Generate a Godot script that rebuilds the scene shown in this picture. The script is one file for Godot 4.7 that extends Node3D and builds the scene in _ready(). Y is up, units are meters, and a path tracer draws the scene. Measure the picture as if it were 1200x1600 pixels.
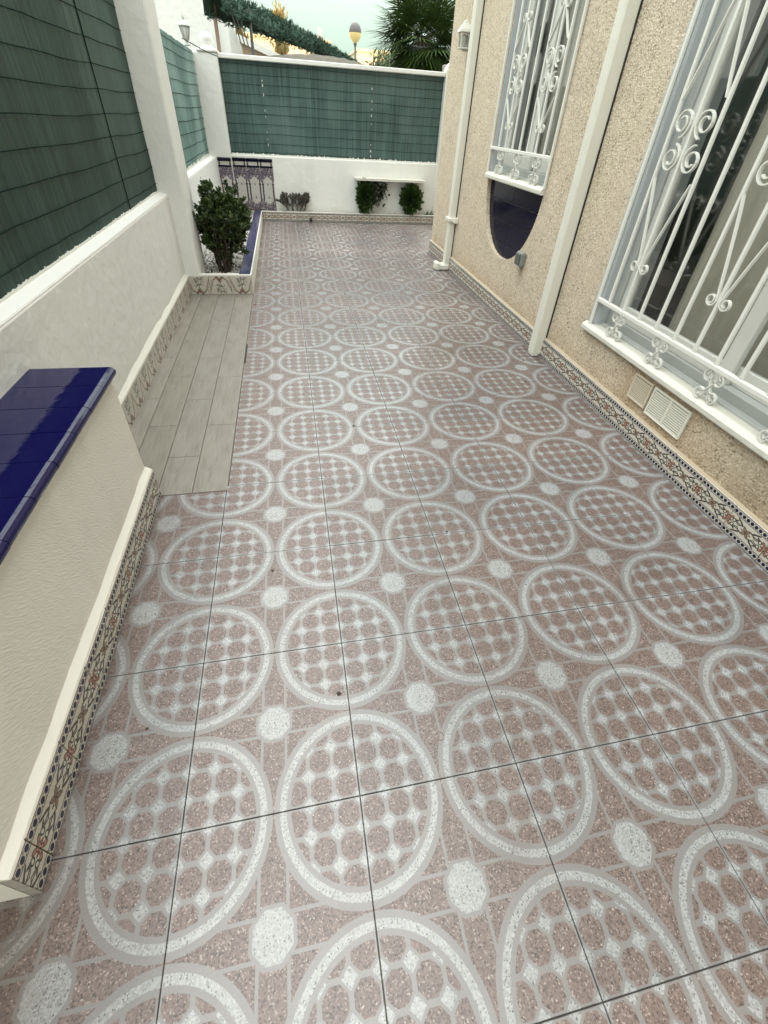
extends Node3D
# A narrow tiled side patio between a stuccoed house and a screened boundary wall.
# All lengths in the builders are in floor tiles (one tile = U metres); commit() turns them into metres.

const U := 0.45
var M := {}
var rng := RandomNumberGenerator.new()
var taken := {}


# ------------------------------------------------------------------ mesh collector
class MB:
	var v := PackedVector3Array()
	var n := PackedVector3Array()
	var t := PackedVector2Array()
	var c := PackedColorArray()
	var i := PackedInt32Array()
	var col := Color.WHITE

	func vert(p: Vector3, nn: Vector3, uv := Vector2.ZERO) -> int:
		v.append(p)
		n.append(nn)
		t.append(uv)
		c.append(col)
		return v.size() - 1

	# corners counter-clockwise seen from outside
	func quad(a: Vector3, b: Vector3, cc: Vector3, d: Vector3, ua := Vector2(0, 0), ub := Vector2(1, 0), uc := Vector2(1, 1), ud := Vector2(0, 1)) -> void:
		var nn := (cc - a).cross(d - b)
		if nn.length_squared() < 1e-18:
			nn = Vector3.UP
		nn = nn.normalized()
		var k := vert(a, nn, ua)
		vert(b, nn, ub)
		vert(cc, nn, uc)
		vert(d, nn, ud)
		i.append_array([k, k + 2, k + 1, k, k + 3, k + 2])

	func tri(a: Vector3, b: Vector3, cc: Vector3) -> void:
		var nn := (b - a).cross(cc - a).normalized()
		var k := vert(a, nn)
		vert(b, nn)
		vert(cc, nn)
		i.append_array([k, k + 2, k + 1])

	func box(x0: float, x1: float, y0: float, y1: float, z0: float, z1: float) -> void:
		var a := Vector3(x0, y0, z0)
		var b := Vector3(x1, y0, z0)
		var cc := Vector3(x1, y0, z1)
		var d := Vector3(x0, y0, z1)
		var e := Vector3(x0, y1, z0)
		var f := Vector3(x1, y1, z0)
		var g := Vector3(x1, y1, z1)
		var h := Vector3(x0, y1, z1)
		quad(d, cc, g, h)
		quad(b, a, e, f)
		quad(a, d, h, e)
		quad(cc, b, f, g)
		quad(h, g, f, e)
		quad(a, b, cc, d)

	# box whose edges are chamfered by w
	func bevel_box(x0: float, x1: float, y0: float, y1: float, z0: float, z1: float, w: float) -> void:
		var lo := Vector3(x0, y0, z0)
		var hi := Vector3(x1, y1, z1)
		var ctr := (lo + hi) * 0.5
		var h := (hi - lo) * 0.5
		w = minf(w, minf(h.x, minf(h.y, h.z)) * 0.9)
		var ax := [Vector3(1, 0, 0), Vector3(0, 1, 0), Vector3(0, 0, 1)]
		for k in 3:
			var A: Vector3 = ax[k]
			var B: Vector3 = ax[(k + 1) % 3]
			var C: Vector3 = ax[(k + 2) % 3]
			var hb: Vector3 = B * (h.dot(B) - w)
			var hc: Vector3 = C * (h.dot(C) - w)
			var ha: Vector3 = A * h.dot(A)
			quad(ctr + ha - hb - hc, ctr + ha + hb - hc, ctr + ha + hb + hc, ctr + ha - hb + hc)
			quad(ctr - ha - hb + hc, ctr - ha + hb + hc, ctr - ha + hb - hc, ctr - ha - hb - hc)
			# edges along A
			var la: Vector3 = A * (h.dot(A) - w)
			var fb: Vector3 = B * h.dot(B)
			var fc: Vector3 = C * h.dot(C)
			for s in [[1, 1], [1, -1], [-1, 1], [-1, -1]]:
				var p1: Vector3 = ctr + fb * s[0] + hc * s[1]
				var p2: Vector3 = ctr + hb * s[0] + fc * s[1]
				_edge(p1, p2, la, ctr)
		for sx in [1, -1]:
			for sy in [1, -1]:
				for sz in [1, -1]:
					var px := ctr + Vector3(h.x * sx, (h.y - w) * sy, (h.z - w) * sz)
					var py := ctr + Vector3((h.x - w) * sx, h.y * sy, (h.z - w) * sz)
					var pz := ctr + Vector3((h.x - w) * sx, (h.y - w) * sy, h.z * sz)
					if sx * sy * sz > 0:
						tri(px, py, pz)
					else:
						tri(px, pz, py)

	func _edge(p1: Vector3, p2: Vector3, la: Vector3, ctr: Vector3) -> void:
		var a := p1 - la
		var b := p2 - la
		var cc := p2 + la
		var d := p1 + la
		if (cc - a).cross(d - b).dot((p1 + p2) * 0.5 - ctr) > 0.0:
			quad(a, b, cc, d)
		else:
			quad(d, cc, b, a)

	# tile: corner o, edges du, dv (du x dv points out), thickness th, bevelled rim
	func slab(o: Vector3, du: Vector3, dv: Vector3, th: float, bev: float, u0 := Vector2.ZERO, u1 := Vector2.ONE) -> void:
		var nn := du.cross(dv).normalized()
		var a := du.normalized() * bev
		var b := dv.normalized() * bev
		var q := [o, o + du, o + du + dv, o + dv]
		var low := nn * -th
		var mid := nn * -bev
		var ins := [q[0] + a + b, q[1] - a + b, q[2] - a - b, q[3] + a - b]
		var fu := bev / du.length() * (u1.x - u0.x)
		var fv := bev / dv.length() * (u1.y - u0.y)
		var uo := [u0, Vector2(u1.x, u0.y), u1, Vector2(u0.x, u1.y)]
		var ui := [u0 + Vector2(fu, fv), Vector2(u1.x - fu, u0.y + fv), u1 - Vector2(fu, fv), Vector2(u0.x + fu, u1.y - fv)]
		quad(ins[0], ins[1], ins[2], ins[3], ui[0], ui[1], ui[2], ui[3])
		for k in 4:
			var j := (k + 1) % 4
			quad(q[k] + mid, q[j] + mid, ins[j], ins[k], uo[k], uo[j], ui[j], ui[k])
			quad(q[k] + low, q[j] + low, q[j] + mid, q[k] + mid, uo[k], uo[j], uo[j], uo[k])

	# polygon (in the plane of A and B, counter-clockwise seen against -A x B) pushed by depth d
	func prism(poly: PackedVector2Array, o: Vector3, A: Vector3, B: Vector3, d: Vector3) -> void:
		var tr := Geometry2D.triangulate_polygon(poly)
		var flip := A.cross(B).dot(d) > 0.0
		if Geometry2D.is_polygon_clockwise(poly):
			flip = not flip
		for k in range(0, tr.size(), 3):
			var p: Vector3 = o + A * poly[tr[k]].x + B * poly[tr[k]].y
			var q: Vector3 = o + A * poly[tr[k + 1]].x + B * poly[tr[k + 1]].y
			var r: Vector3 = o + A * poly[tr[k + 2]].x + B * poly[tr[k + 2]].y
			if (q - p).cross(r - p).dot(d) > 0:
				tri(p + d, q + d, r + d)
				tri(p, r, q)
			else:
				tri(p + d, r + d, q + d)
				tri(p, q, r)
		for k in poly.size():
			var j := (k + 1) % poly.size()
			var a: Vector3 = o + A * poly[k].x + B * poly[k].y
			var b: Vector3 = o + A * poly[j].x + B * poly[j].y
			if flip:
				quad(a, b, b + d, a + d)
			else:
				quad(b, a, a + d, b + d)

	# strip of rectangular section swept along pts, lying in the plane with normal N
	func strip(pts: Array, N: Vector3, half_thick: float, half_deep: float) -> void:
		var ring := []
		for k in pts.size():
			var tg: Vector3 = (pts[mini(k + 1, pts.size() - 1)] - pts[maxi(k - 1, 0)]).normalized()
			var side := N.cross(tg).normalized() * half_thick
			var dp := N * half_deep
			ring.append([pts[k] - side - dp, pts[k] + side - dp, pts[k] + side + dp, pts[k] - side + dp])
		for k in ring.size() - 1:
			for m in 4:
				var mm := (m + 1) % 4
				quad(ring[k][m], ring[k][mm], ring[k + 1][mm], ring[k + 1][m])
		quad(ring[0][3], ring[0][2], ring[0][1], ring[0][0])
		var e = ring[-1]
		quad(e[0], e[1], e[2], e[3])

	# round tube along pts; radii: one number or an array
	func tube(pts: Array, radii, sides := 6, cap := true) -> void:
		var prev := Vector3.ZERO
		var first := v.size()
		for k in pts.size():
			var tg: Vector3 = (pts[mini(k + 1, pts.size() - 1)] - pts[maxi(k - 1, 0)]).normalized()
			if prev == Vector3.ZERO:
				prev = tg.cross(Vector3(0.31, 0.2, 0.93)).normalized()
				if prev.length() < 0.1:
					prev = tg.cross(Vector3.RIGHT).normalized()
			prev = (prev - tg * prev.dot(tg)).normalized()
			var bi := tg.cross(prev)
			var r: float = radii[k] if radii is Array else radii
			for s in sides:
				var a := TAU * s / sides
				var d := prev * cos(a) + bi * sin(a)
				vert(pts[k] + d * r, d, Vector2(float(s) / sides, float(k) / pts.size()))
		for k in pts.size() - 1:
			for s in sides:
				var s2 := (s + 1) % sides
				var a := first + k * sides + s
				var b := first + k * sides + s2
				i.append_array([a, a + sides, b, b, a + sides, b + sides])
		if cap:
			for e in [0, pts.size() - 1]:
				var ctr := vert(pts[e], (pts[e] - pts[1 if e == 0 else e - 1]).normalized())
				for s in sides:
					var a: int = first + e * sides + s
					var b: int = first + e * sides + (s + 1) % sides
					i.append_array([ctr, a, b] if e == 0 else [ctr, b, a])

	# surface of revolution about the vertical through o; prof = [radius, height] pairs from bottom to top
	func lathe(o: Vector3, prof: Array, sides := 20) -> void:
		var first := v.size()
		for k in prof.size():
			var p: Array = prof[k]
			var a: Array = prof[maxi(k - 1, 0)]
			var b: Array = prof[mini(k + 1, prof.size() - 1)]
			var sl := Vector2(b[1] - a[1], a[0] - b[0]).normalized()
			for s in sides:
				var an := TAU * s / sides
				vert(o + Vector3(cos(an) * p[0], p[1], sin(an) * p[0]), Vector3(cos(an) * sl.x, sl.y, sin(an) * sl.x).normalized(), Vector2(float(s) / sides, p[1]))
		for k in prof.size() - 1:
			for s in sides:
				var s2 := (s + 1) % sides
				var a := first + k * sides + s
				var b := first + k * sides + s2
				i.append_array([a, b, a + sides, b, b + sides, a + sides])

	# flat-ish blade: base, tip, half width, bend normal
	func blade(a: Vector3, b: Vector3, w: float, nn: Vector3, fold := 0.25) -> void:
		var ax := (b - a).normalized()
		var side := ax.cross(nn).normalized() * w
		var m := a.lerp(b, 0.45) - nn.normalized() * w * fold
		tri(a, m + side, b)
		tri(b, m - side, a)

	func ball(o: Vector3, r: Vector3, rings := 6, sides := 8, rough := 0.0, rg: RandomNumberGenerator = null) -> void:
		var first := v.size()
		for k in rings + 1:
			var la := PI * k / rings - PI / 2
			for s in sides:
				var lo := TAU * s / sides
				var d := Vector3(cos(la) * cos(lo), sin(la), cos(la) * sin(lo))
				var f := 1.0 + (rg.randf_range(-rough, rough) if rg and k > 0 and k < rings else 0.0)
				vert(o + d * r * f, (d / r).normalized())
		for k in rings:
			for s in sides:
				var s2 := (s + 1) % sides
				var a := first + k * sides + s
				var b := first + k * sides + s2
				i.append_array([a, b, a + sides, b, b + sides, a + sides])

	func mesh(off: Vector3, scale: float) -> ArrayMesh:
		var arr := []
		arr.resize(Mesh.ARRAY_MAX)
		var vv := PackedVector3Array()
		vv.resize(v.size())
		for k in v.size():
			vv[k] = v[k] * scale - off
		arr[Mesh.ARRAY_VERTEX] = vv
		arr[Mesh.ARRAY_NORMAL] = n
		arr[Mesh.ARRAY_TEX_UV] = t
		arr[Mesh.ARRAY_COLOR] = c
		arr[Mesh.ARRAY_INDEX] = i
		var m := ArrayMesh.new()
		m.add_surface_from_arrays(Mesh.PRIMITIVE_TRIANGLES, arr)
		return m


# ------------------------------------------------------------------ naming and tagging
func numbered(called: String) -> String:
	var k: int = taken.get(called, 0)
	taken[called] = k + 1
	return called if k == 0 else "%s_%03d" % [called, k]


func tag(o: Node, label: String, category: String, group := "", kind := "") -> Node:
	if label:
		o.set_meta("label", label)
	if category:
		o.set_meta("category", category)
	if group:
		o.set_meta("group", group)
	if kind:
		o.set_meta("kind", kind)
	return o


func thing(called: String, at: Vector3, label: String, category: String, group := "") -> Node3D:
	var o := Node3D.new()
	o.name = numbered(called)
	o.position = at * U
	add_child(o, true)
	tag(o, label, category, group)
	return o


func origin_of(p: Node) -> Vector3:
	var s := Vector3.ZERO
	while p != self and p is Node3D:
		s += p.position
		p = p.get_parent()
	return s


func part(b: MB, called: String, m: Material, parent: Node = self) -> MeshInstance3D:
	var o := MeshInstance3D.new()
	o.name = numbered(called) if parent == self else called
	o.mesh = b.mesh(origin_of(parent), U)
	o.material_override = m
	parent.add_child(o, true)
	return o


func shared(mesh: Mesh, at: Vector3, called: String, m: Material, parent: Node) -> MeshInstance3D:
	var o := MeshInstance3D.new()
	o.name = called
	o.mesh = mesh
	o.material_override = m
	parent.add_child(o, true)
	o.position = at * U - origin_of(parent)
	return o


func stuff(o: Node) -> Node:
	o.set_meta("kind", "stuff")
	return o


func many(mesh: Mesh, xf: Array, cols: Array, called: String, m: Material, parent: Node) -> MultiMeshInstance3D:
	var mm := MultiMesh.new()
	mm.transform_format = MultiMesh.TRANSFORM_3D
	mm.use_colors = true
	mm.mesh = mesh
	mm.instance_count = xf.size()
	var off := origin_of(parent)
	for k in xf.size():
		var x: Transform3D = xf[k]
		x.origin = x.origin * U - off
		mm.set_instance_transform(k, x)
		mm.set_instance_color(k, cols[k])
	var o := MultiMeshInstance3D.new()
	o.name = numbered(called) if parent == self else called
	o.multimesh = mm
	o.material_override = m
	o.set_meta("kind", "stuff")
	parent.add_child(o, true)
	return o


# ------------------------------------------------------------------ materials
func lin(r: float, g: float, b: float) -> Color:
	return Color(r, g, b).linear_to_srgb()


func mat(r: float, g: float, b: float, rough := 0.7, metal := 0.0, vc := false) -> StandardMaterial3D:
	var m := StandardMaterial3D.new()
	m.albedo_color = lin(r, g, b)
	m.roughness = rough
	m.metallic = metal
	m.vertex_color_use_as_albedo = vc
	return m


func noise(kind: int, freq: float, sd: int, oct := 1) -> FastNoiseLite:
	var f := FastNoiseLite.new()
	f.noise_type = kind
	f.frequency = freq
	f.seed = sd
	f.fractal_octaves = oct
	f.fractal_type = FastNoiseLite.FRACTAL_FBM if oct > 1 else FastNoiseLite.FRACTAL_NONE
	return f


func cells(freq: float, sd: int, dist := false) -> FastNoiseLite:
	var f := noise(FastNoiseLite.TYPE_CELLULAR, freq, sd)
	f.cellular_return_type = FastNoiseLite.RETURN_DISTANCE if dist else FastNoiseLite.RETURN_CELL_VALUE
	return f


func bytes_of(f: FastNoiseLite, w: int, h: int, seamless := false) -> PackedByteArray:
	var im := f.get_seamless_image(w, h) if seamless else f.get_image(w, h)
	im.convert(Image.FORMAT_L8)
	return im.get_data()


func tex(im: Image) -> ImageTexture:
	im.generate_mipmaps()
	return ImageTexture.create_from_image(im)


func bump(f: FastNoiseLite, size: int, strength: float) -> ImageTexture:
	var im := f.get_seamless_image(size, size)
	im.convert(Image.FORMAT_RGBA8)
	im.bump_map_to_normal_map(strength)
	return tex(im)


func s8(x: float) -> int:
	return clampi(int(round((x * 12.92 if x <= 0.0031308 else 1.055 * pow(x, 1 / 2.4) - 0.055) * 255.0)), 0, 255)


func ramp(stops: Array) -> PackedByteArray:   # [[t, r, g, b] ...] linear -> 256 sRGB triples
	var out := PackedByteArray()
	out.resize(768)
	for k in 256:
		var t := k / 255.0
		var a: Array = stops[0]
		var b: Array = stops[-1]
		for s in stops.size() - 1:
			if t >= stops[s][0] and t <= stops[s + 1][0]:
				a = stops[s]
				b = stops[s + 1]
		var f := clampf((t - a[0]) / maxf(b[0] - a[0], 1e-5), 0, 1)
		for ch in 3:
			out[k * 3 + ch] = s8(lerpf(a[ch + 1], b[ch + 1], f))
	return out


func equalise(d: PackedByteArray) -> PackedByteArray:
	var hist := PackedInt32Array()
	hist.resize(256)
	for x in d:
		hist[x] += 1
	var lut := PackedByteArray()
	lut.resize(256)
	var acc := 0
	for k in 256:
		acc += hist[k]
		lut[k] = clampi(int(255.0 * (acc - hist[k] * 0.5) / d.size()), 0, 255)
	for k in d.size():
		d[k] = lut[d[k]]
	return d


# printed terrazzo floor tile: quarter rings at the corners, white octagon in the middle
var floor_mask := PackedByteArray()
const FN := 720

func make_floor_mask() -> void:
	var h := FN / 2
	floor_mask.resize(h * h)
	var p := 0.1475
	for y in h:
		for x in h:
			var a := (x + 0.5) / FN
			var b := (y + 0.5) / FN
			var r := sqrt(a * a + b * b)
			var k := 0
			if r < 0.402:
				var la := absf(fmod(a / p, 1.0) - 0.5)
				var lb := absf(fmod(b / p, 1.0) - 0.5)
				if maxf(la, lb) < 0.418 and la + lb < 0.585:
					k = 1
				elif (0.5 - la) + (0.5 - lb) < 0.275:
					k = 2
			elif r < 0.427:
				k = 0
			elif r < 0.465:
				k = 2
			elif r < 0.496:
				k = 0
			else:
				var c := 0.5 - a
				var d := 0.5 - b
				if maxf(c, d) < 0.098 and c + d < 0.14:
					k = 2
				elif maxf(c, d) < 0.117 and c + d < 0.166:
					k = 0
				elif absf(c - 0.074) < 0.0085 or absf(d - 0.074) < 0.0085:
					k = 0
				else:
					k = 1
			floor_mask[y * h + x] = k


func floor_texture(sd: int) -> ImageTexture:
	var grain := equalise(bytes_of(cells(0.2, sd), FN, FN))
	var fine := equalise(bytes_of(cells(0.42, sd + 7), FN, FN))
	var pal := [
		ramp([[0, 0.176, 0.166, 0.165], [1, 0.210, 0.199, 0.198]]),
		ramp([[0, 0.025, 0.019, 0.018], [0.12, 0.05, 0.036, 0.033], [0.2, 0.115, 0.078, 0.070], [0.55, 0.150, 0.104, 0.093], [0.85, 0.187, 0.134, 0.120], [0.93, 0.29, 0.24, 0.222], [1, 0.42, 0.365, 0.34]]),
		ramp([[0, 0.08, 0.08, 0.08], [0.08, 0.15, 0.147, 0.147], [0.14, 0.24, 0.242, 0.246], [0.6, 0.30, 0.304, 0.312], [1, 0.38, 0.382, 0.39]]),
	]
	var out := PackedByteArray()
	out.resize(FN * FN * 3)
	var h := FN / 2
	var j := 0
	for y in FN:
		var row: int = (y if y < h else FN - 1 - y) * h
		for x in FN:
			var k := floor_mask[row + (x if x < h else FN - 1 - x)]
			var g := (grain[j] * 3 + fine[j] * 2) / 5 if k else fine[j]
			var P: PackedByteArray = pal[k]
			g = grain[j] if k and (fine[j] & 1) else g
			out[j * 3] = P[g * 3]
			out[j * 3 + 1] = P[g * 3 + 1]
			out[j * 3 + 2] = P[g * 3 + 2]
			j += 1
	return tex(Image.create_from_data(FN, FN, false, Image.FORMAT_RGB8, out))


func floor_roughness() -> ImageTexture:
	var out := PackedByteArray()
	out.resize(360 * 360)
	var lut := [78, 100, 62]
	for y in 360:
		var row: int = (y if y < 180 else 359 - y) * 2 * 360
		for x in 360:
			out[y * 360 + x] = lut[floor_mask[row + (x if x < 180 else 359 - x) * 2]]
	return tex(Image.create_from_data(360, 360, false, Image.FORMAT_L8, out))


# small painter for printed tiles
func spot(im: Image, cx: float, cy: float, rx: float, ry: float, ang: float, col: Color) -> void:
	var w := im.get_width()
	var h := im.get_height()
	var ca := cos(ang)
	var sa := sin(ang)
	var R := maxf(rx, ry) + 1.0
	for y in range(maxi(0, int(cy - R)), mini(h, int(cy + R) + 2)):
		for x in range(maxi(0, int(cx - R)), mini(w, int(cx + R) + 2)):
			var dx := x + 0.5 - cx
			var dy := y + 0.5 - cy
			var u := (dx * ca + dy * sa) / rx
			var v := (-dx * sa + dy * ca) / ry
			var q := u * u + v * v
			if q < 1.0:
				im.set_pixel(x, y, col)
			elif q < 1.5:
				im.set_pixel(x, y, im.get_pixel(x, y).lerp(col, (1.5 - q) * 2.0))


func stroke(im: Image, pts: Array, w: float, col: Color) -> void:
	for k in pts.size() - 1:
		var a: Vector2 = pts[k]
		var b: Vector2 = pts[k + 1]
		var m := maxi(1, int(a.distance_to(b) / (w * 0.6)))
		for s in m:
			var p := a.lerp(b, float(s) / m)
			spot(im, p.x, p.y, w, w, 0, col)


func arc(c: Vector2, rx: float, ry: float, a0: float, a1: float, m := 14) -> Array:
	var out := []
	for k in m + 1:
		var a := lerpf(a0, a1, float(k) / m)
		out.append(c + Vector2(cos(a) * rx, sin(a) * ry))
	return out


func border_texture() -> ImageTexture:
	var w := 288
	var h := 216
	var im := Image.create(w, h, false, Image.FORMAT_RGB8)
	im.fill(lin(0.56, 0.52, 0.45))
	var navy := lin(0.012, 0.014, 0.04)
	var ink := lin(0.05, 0.05, 0.045)
	var maroon := lin(0.13, 0.04, 0.03)
	var brown := lin(0.10, 0.045, 0.03)
	for t in [0.03, 0.215, 0.785, 0.97]:
		for x in w:
			for y in range(int(t * h) - 2, int(t * h) + 2):
				im.set_pixel(x, clampi(y, 0, h - 1), navy)
	for t in [0.125, 0.875]:
		for k in 9:
			spot(im, (k + 0.5) * w / 9.0, t * h, 10.5, 11.5, 0, navy)
			for q in [0.07, 0.18]:
				spot(im, k * w / 9.0, (q if t < 0.5 else 1.0 - q) * h, 4.0, 2.6, 0, ink)
	var c := Vector2(w / 2.0, h / 2.0)
	for k in 4:                                  # flower
		var a := PI / 4 + k * PI / 2
		var d := Vector2(cos(a), sin(a))
		spot(im, c.x + d.x * 17, c.y + d.y * 19, 16, 10.5, a, ink)
		spot(im, c.x + d.x * 17, c.y + d.y * 19, 12.5, 7.5, a, lin(0.24, 0.15, 0.11))
	spot(im, c.x, c.y, 5, 5, 0, brown)
	for sx in [-1, 1]:
		spot(im, c.x + sx * 30, c.y, 8, 4, 0, brown)
		for sy in [-1, 1]:                       # leaf strokes
			var e := Vector2(c.x + sx * 60, c.y + sy * 26)
			stroke(im, arc(e + Vector2(0, sy * 18), 42, 26, -PI * 0.5 * sy - 1.0, -PI * 0.5 * sy + 1.0), 3.0, ink)
			spot(im, c.x + sx * 52, c.y + sy * 34, 17, 5.5, sx * sy * 0.6, ink)
			spot(im, c.x + sx * 74, c.y + sy * 46, 18, 5, sx * sy * 0.5, ink)
			spot(im, c.x + sx * 88, c.y + sy * 30, 14, 4.5, sx * sy * -0.5, ink)
			stroke(im, [c + Vector2(sx * 44, sy * 22), c + Vector2(sx * 66, sy * 6), c + Vector2(sx * 96, sy * 20)], 2.6, ink)
			stroke(im, arc(c + Vector2(sx * 104, sy * 17), 11, 12, 0, TAU, 16), 2.8, ink)
			var m := Vector2(c.x + sx * w / 2.0, c.y)     # half motif at the joint
			spot(im, m.x - sx * 16, m.y + sy * 25, 15, 9, sx * sy * -0.7, brown)
			spot(im, m.x - sx * 15, m.y + sy * 23, 11.5, 6, sx * sy * -0.7, lin(0.33, 0.17, 0.13))
			spot(im, m.x - sx * 5, m.y + sy * 13, 10, 8, 0, maroon)
			spot(im, m.x - sx * 4, m.y + sy * 12, 6, 4.5, 0, lin(0.42, 0.22, 0.17))
		spot(im, c.x + sx * (w / 2.0 - 16), c.y, 11, 5, 0, maroon)
	return tex(im)


func flower_texture() -> ImageTexture:
	var w := 224
	var h := 176
	var im := Image.create(w, h, false, Image.FORMAT_RGB8)
	im.fill(lin(0.50, 0.47, 0.42))
	var line := lin(0.12, 0.075, 0.06)
	var leaf := lin(0.10, 0.11, 0.09)
	var red := lin(0.16, 0.06, 0.05)
	var rg := RandomNumberGenerator.new()
	rg.seed = 5
	for s in [-1, 1]:                            # ogee lines at both sides
		var p := []
		var q := []
		for k in 25:
			var t := k / 24.0
			var x: float = w / 2.0 + s * (w * 0.5 - 16 + 24 * cos(t * PI * 1.15 + 0.2) - (54.0 * smoothstep(0.72, 1.0, t)))
			p.append(Vector2(x, t * h))
			q.append(Vector2(x + s * 11, t * h))
		stroke(im, p, 2.6, line)
		stroke(im, q, 1.6, red)
		for k in 5:
			spot(im, w / 2.0 + s * (96 - k % 2 * 9), 110 + k * 14, 4, 3, 0, leaf)
	for y in range(118, 172):                    # triangle with a scalloped foot
		var half := (y - 112) * 0.62
		for x in range(int(w / 2.0 - half), int(w / 2.0 + half)):
			if (x + y) % 23 > 2 and not (y > 158 and absf(x - w / 2.0) < 14):
				im.set_pixel(x, y, red)
	stroke(im, [Vector2(w / 2.0 - 44, 172), Vector2(w / 2.0, 106), Vector2(w / 2.0 + 44, 172)], 2.2, line)
	for k in 46:                                 # sprigs
		var x := rg.randf_range(-58, 58)
		var y := rg.randf_range(8, 100)
		if absf(x) > 66 - absf(y - 45) * 0.35:
			continue
		spot(im, w / 2.0 + x, y, rg.randf_range(3, 7.5), rg.randf_range(2, 4.6), rg.randf() * PI, leaf)
	for s in [-1, 0, 1]:
		stroke(im, [Vector2(w / 2.0 + s * 6, 100), Vector2(w / 2.0 + s * 24, 60), Vector2(w / 2.0 + s * 38, 22)], 1.7, leaf)
		spot(im, w / 2.0 + s * 34, 30, 11, 10, 0, leaf)
		spot(im, w / 2.0 + s * 34, 30, 7, 6, 0, lin(0.33, 0.31, 0.29))
	return tex(im)


func mural_texture(kind: int) -> ImageTexture:   # 0 arch of scrolls, 1 columns, 2 lower scrolls
	var w := 144
	var im := Image.create(w, w, false, Image.FORMAT_RGB8)
	im.fill(lin(0.46, 0.44, 0.42))
	var purple := lin(0.07, 0.055, 0.10)
	var dark := lin(0.045, 0.035, 0.05)
	var gold := lin(0.17, 0.13, 0.085)
	var rg := RandomNumberGenerator.new()
	rg.seed = 31 + kind
	for s in [-1, 1]:
		var x: float = w / 2.0 + s * (w / 2.0 - 16)
		if kind > 0:
			for k in 9:
				spot(im, x, k * 18 + 4, 8, 10, 0, gold if k % 2 else dark)
			stroke(im, [Vector2(x, 0), Vector2(x, w)], 5.0, dark)
			spot(im, x, 8 if kind == 1 else w - 50, 12, 9, 0, dark)
		else:
			stroke(im, [Vector2(x, 96), Vector2(x, w)], 5.0, dark)
	if kind != 1:
		for y in 132:
			for x in w:
				if y < 68 + 62 * pow(absf(x - w / 2.0) / (w / 2.0), 1.3) + 6.0 * sin(x * 0.35):
					im.set_pixel(x, y if kind == 0 else w - 1 - y, lin(0.155, 0.135, 0.165))
		for k in 260:
			var x := rg.randf_range(2, w - 2)
			var y := rg.randf_range(0, 134)
			if y > 70 + 62 * pow(absf(x - w / 2.0) / (w / 2.0), 1.3) + 8:
				continue
			if kind == 2:
				y = w - y
			spot(im, x, y, rg.randf_range(2.5, 8), rg.randf_range(1.8, 4), rg.randf() * PI, [purple, dark, gold, purple, lin(0.40, 0.37, 0.36)][rg.randi() % 5])
		for k in 8:
			var p := Vector2(rg.randf_range(14, w - 14), rg.randf_range(10, 70))
			if kind == 2:
				p.y = w - p.y
			stroke(im, arc(p, 13, 13, rg.randf() * TAU, rg.randf() * TAU + 4.0), 2.4, purple)
	else:
		spot(im, w / 2.0, 8, 4, 14, 0, dark)
		spot(im, w / 2.0, w - 8, 4, 14, 0, dark)
	return tex(im)


func plank_texture() -> ImageTexture:
	var w := 128
	var h := 512
	var f := noise(FastNoiseLite.TYPE_SIMPLEX_SMOOTH, 0.02, 12, 4)
	var pal := ramp([[0, 0.165, 0.15, 0.128], [0.4, 0.215, 0.198, 0.172], [1, 0.27, 0.252, 0.222]])
	var out := PackedByteArray()
	out.resize(w * h * 3)
	for y in h:
		for x in w:
			var g := f.get_noise_2d(x * 6.0, y * 0.42) * 0.5 + f.get_noise_2d(x * 1.1 + 300, y * 0.25) * 0.5
			var k := clampi(int((g * 0.9 + 0.5) * 255), 0, 255)
			var j := (y * w + x) * 3
			out[j] = pal[k * 3]
			out[j + 1] = pal[k * 3 + 1]
			out[j + 2] = pal[k * 3 + 2]
	return tex(Image.create_from_data(w, h, false, Image.FORMAT_RGB8, out))


func stucco_texture(N: int) -> Array:            # colour and height of sprayed render
	var g := equalise(bytes_of(cells(0.20, 3), N, N, true))
	var d := bytes_of(cells(0.16, 9, true), N, N, true)
	var lo := bytes_of(noise(FastNoiseLite.TYPE_SIMPLEX_SMOOTH, 0.008, 21, 3), N, N, true)
	var pal := ramp([[0, 0.26, 0.20, 0.145], [0.04, 0.36, 0.285, 0.21], [0.10, 0.46, 0.375, 0.28], [0.6, 0.575, 0.485, 0.372], [0.9, 0.65, 0.56, 0.445], [1, 0.72, 0.64, 0.52]])
	var out := PackedByteArray()
	out.resize(N * N * 3)
	var hh := PackedByteArray()
	hh.resize(N * N)
	for j in N * N:
		var k := clampi(g[j] + (lo[j] - 128) / 6, 0, 255)
		out[j * 3] = pal[k * 3]
		out[j * 3 + 1] = pal[k * 3 + 1]
		out[j * 3 + 2] = pal[k * 3 + 2]
		hh[j] = clampi(d[j] * 2 / 3 + lo[j] / 3, 0, 255)
	return [tex(Image.create_from_data(N, N, false, Image.FORMAT_RGB8, out)), tex(Image.create_from_data(N, N, false, Image.FORMAT_L8, hh))]


func tri_planar(m: StandardMaterial3D, metres: float) -> StandardMaterial3D:
	m.uv1_triplanar = true
	m.uv1_world_triplanar = true
	m.uv1_scale = Vector3.ONE / metres
	m.uv1_triplanar_sharpness = 4.0
	return m


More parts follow.
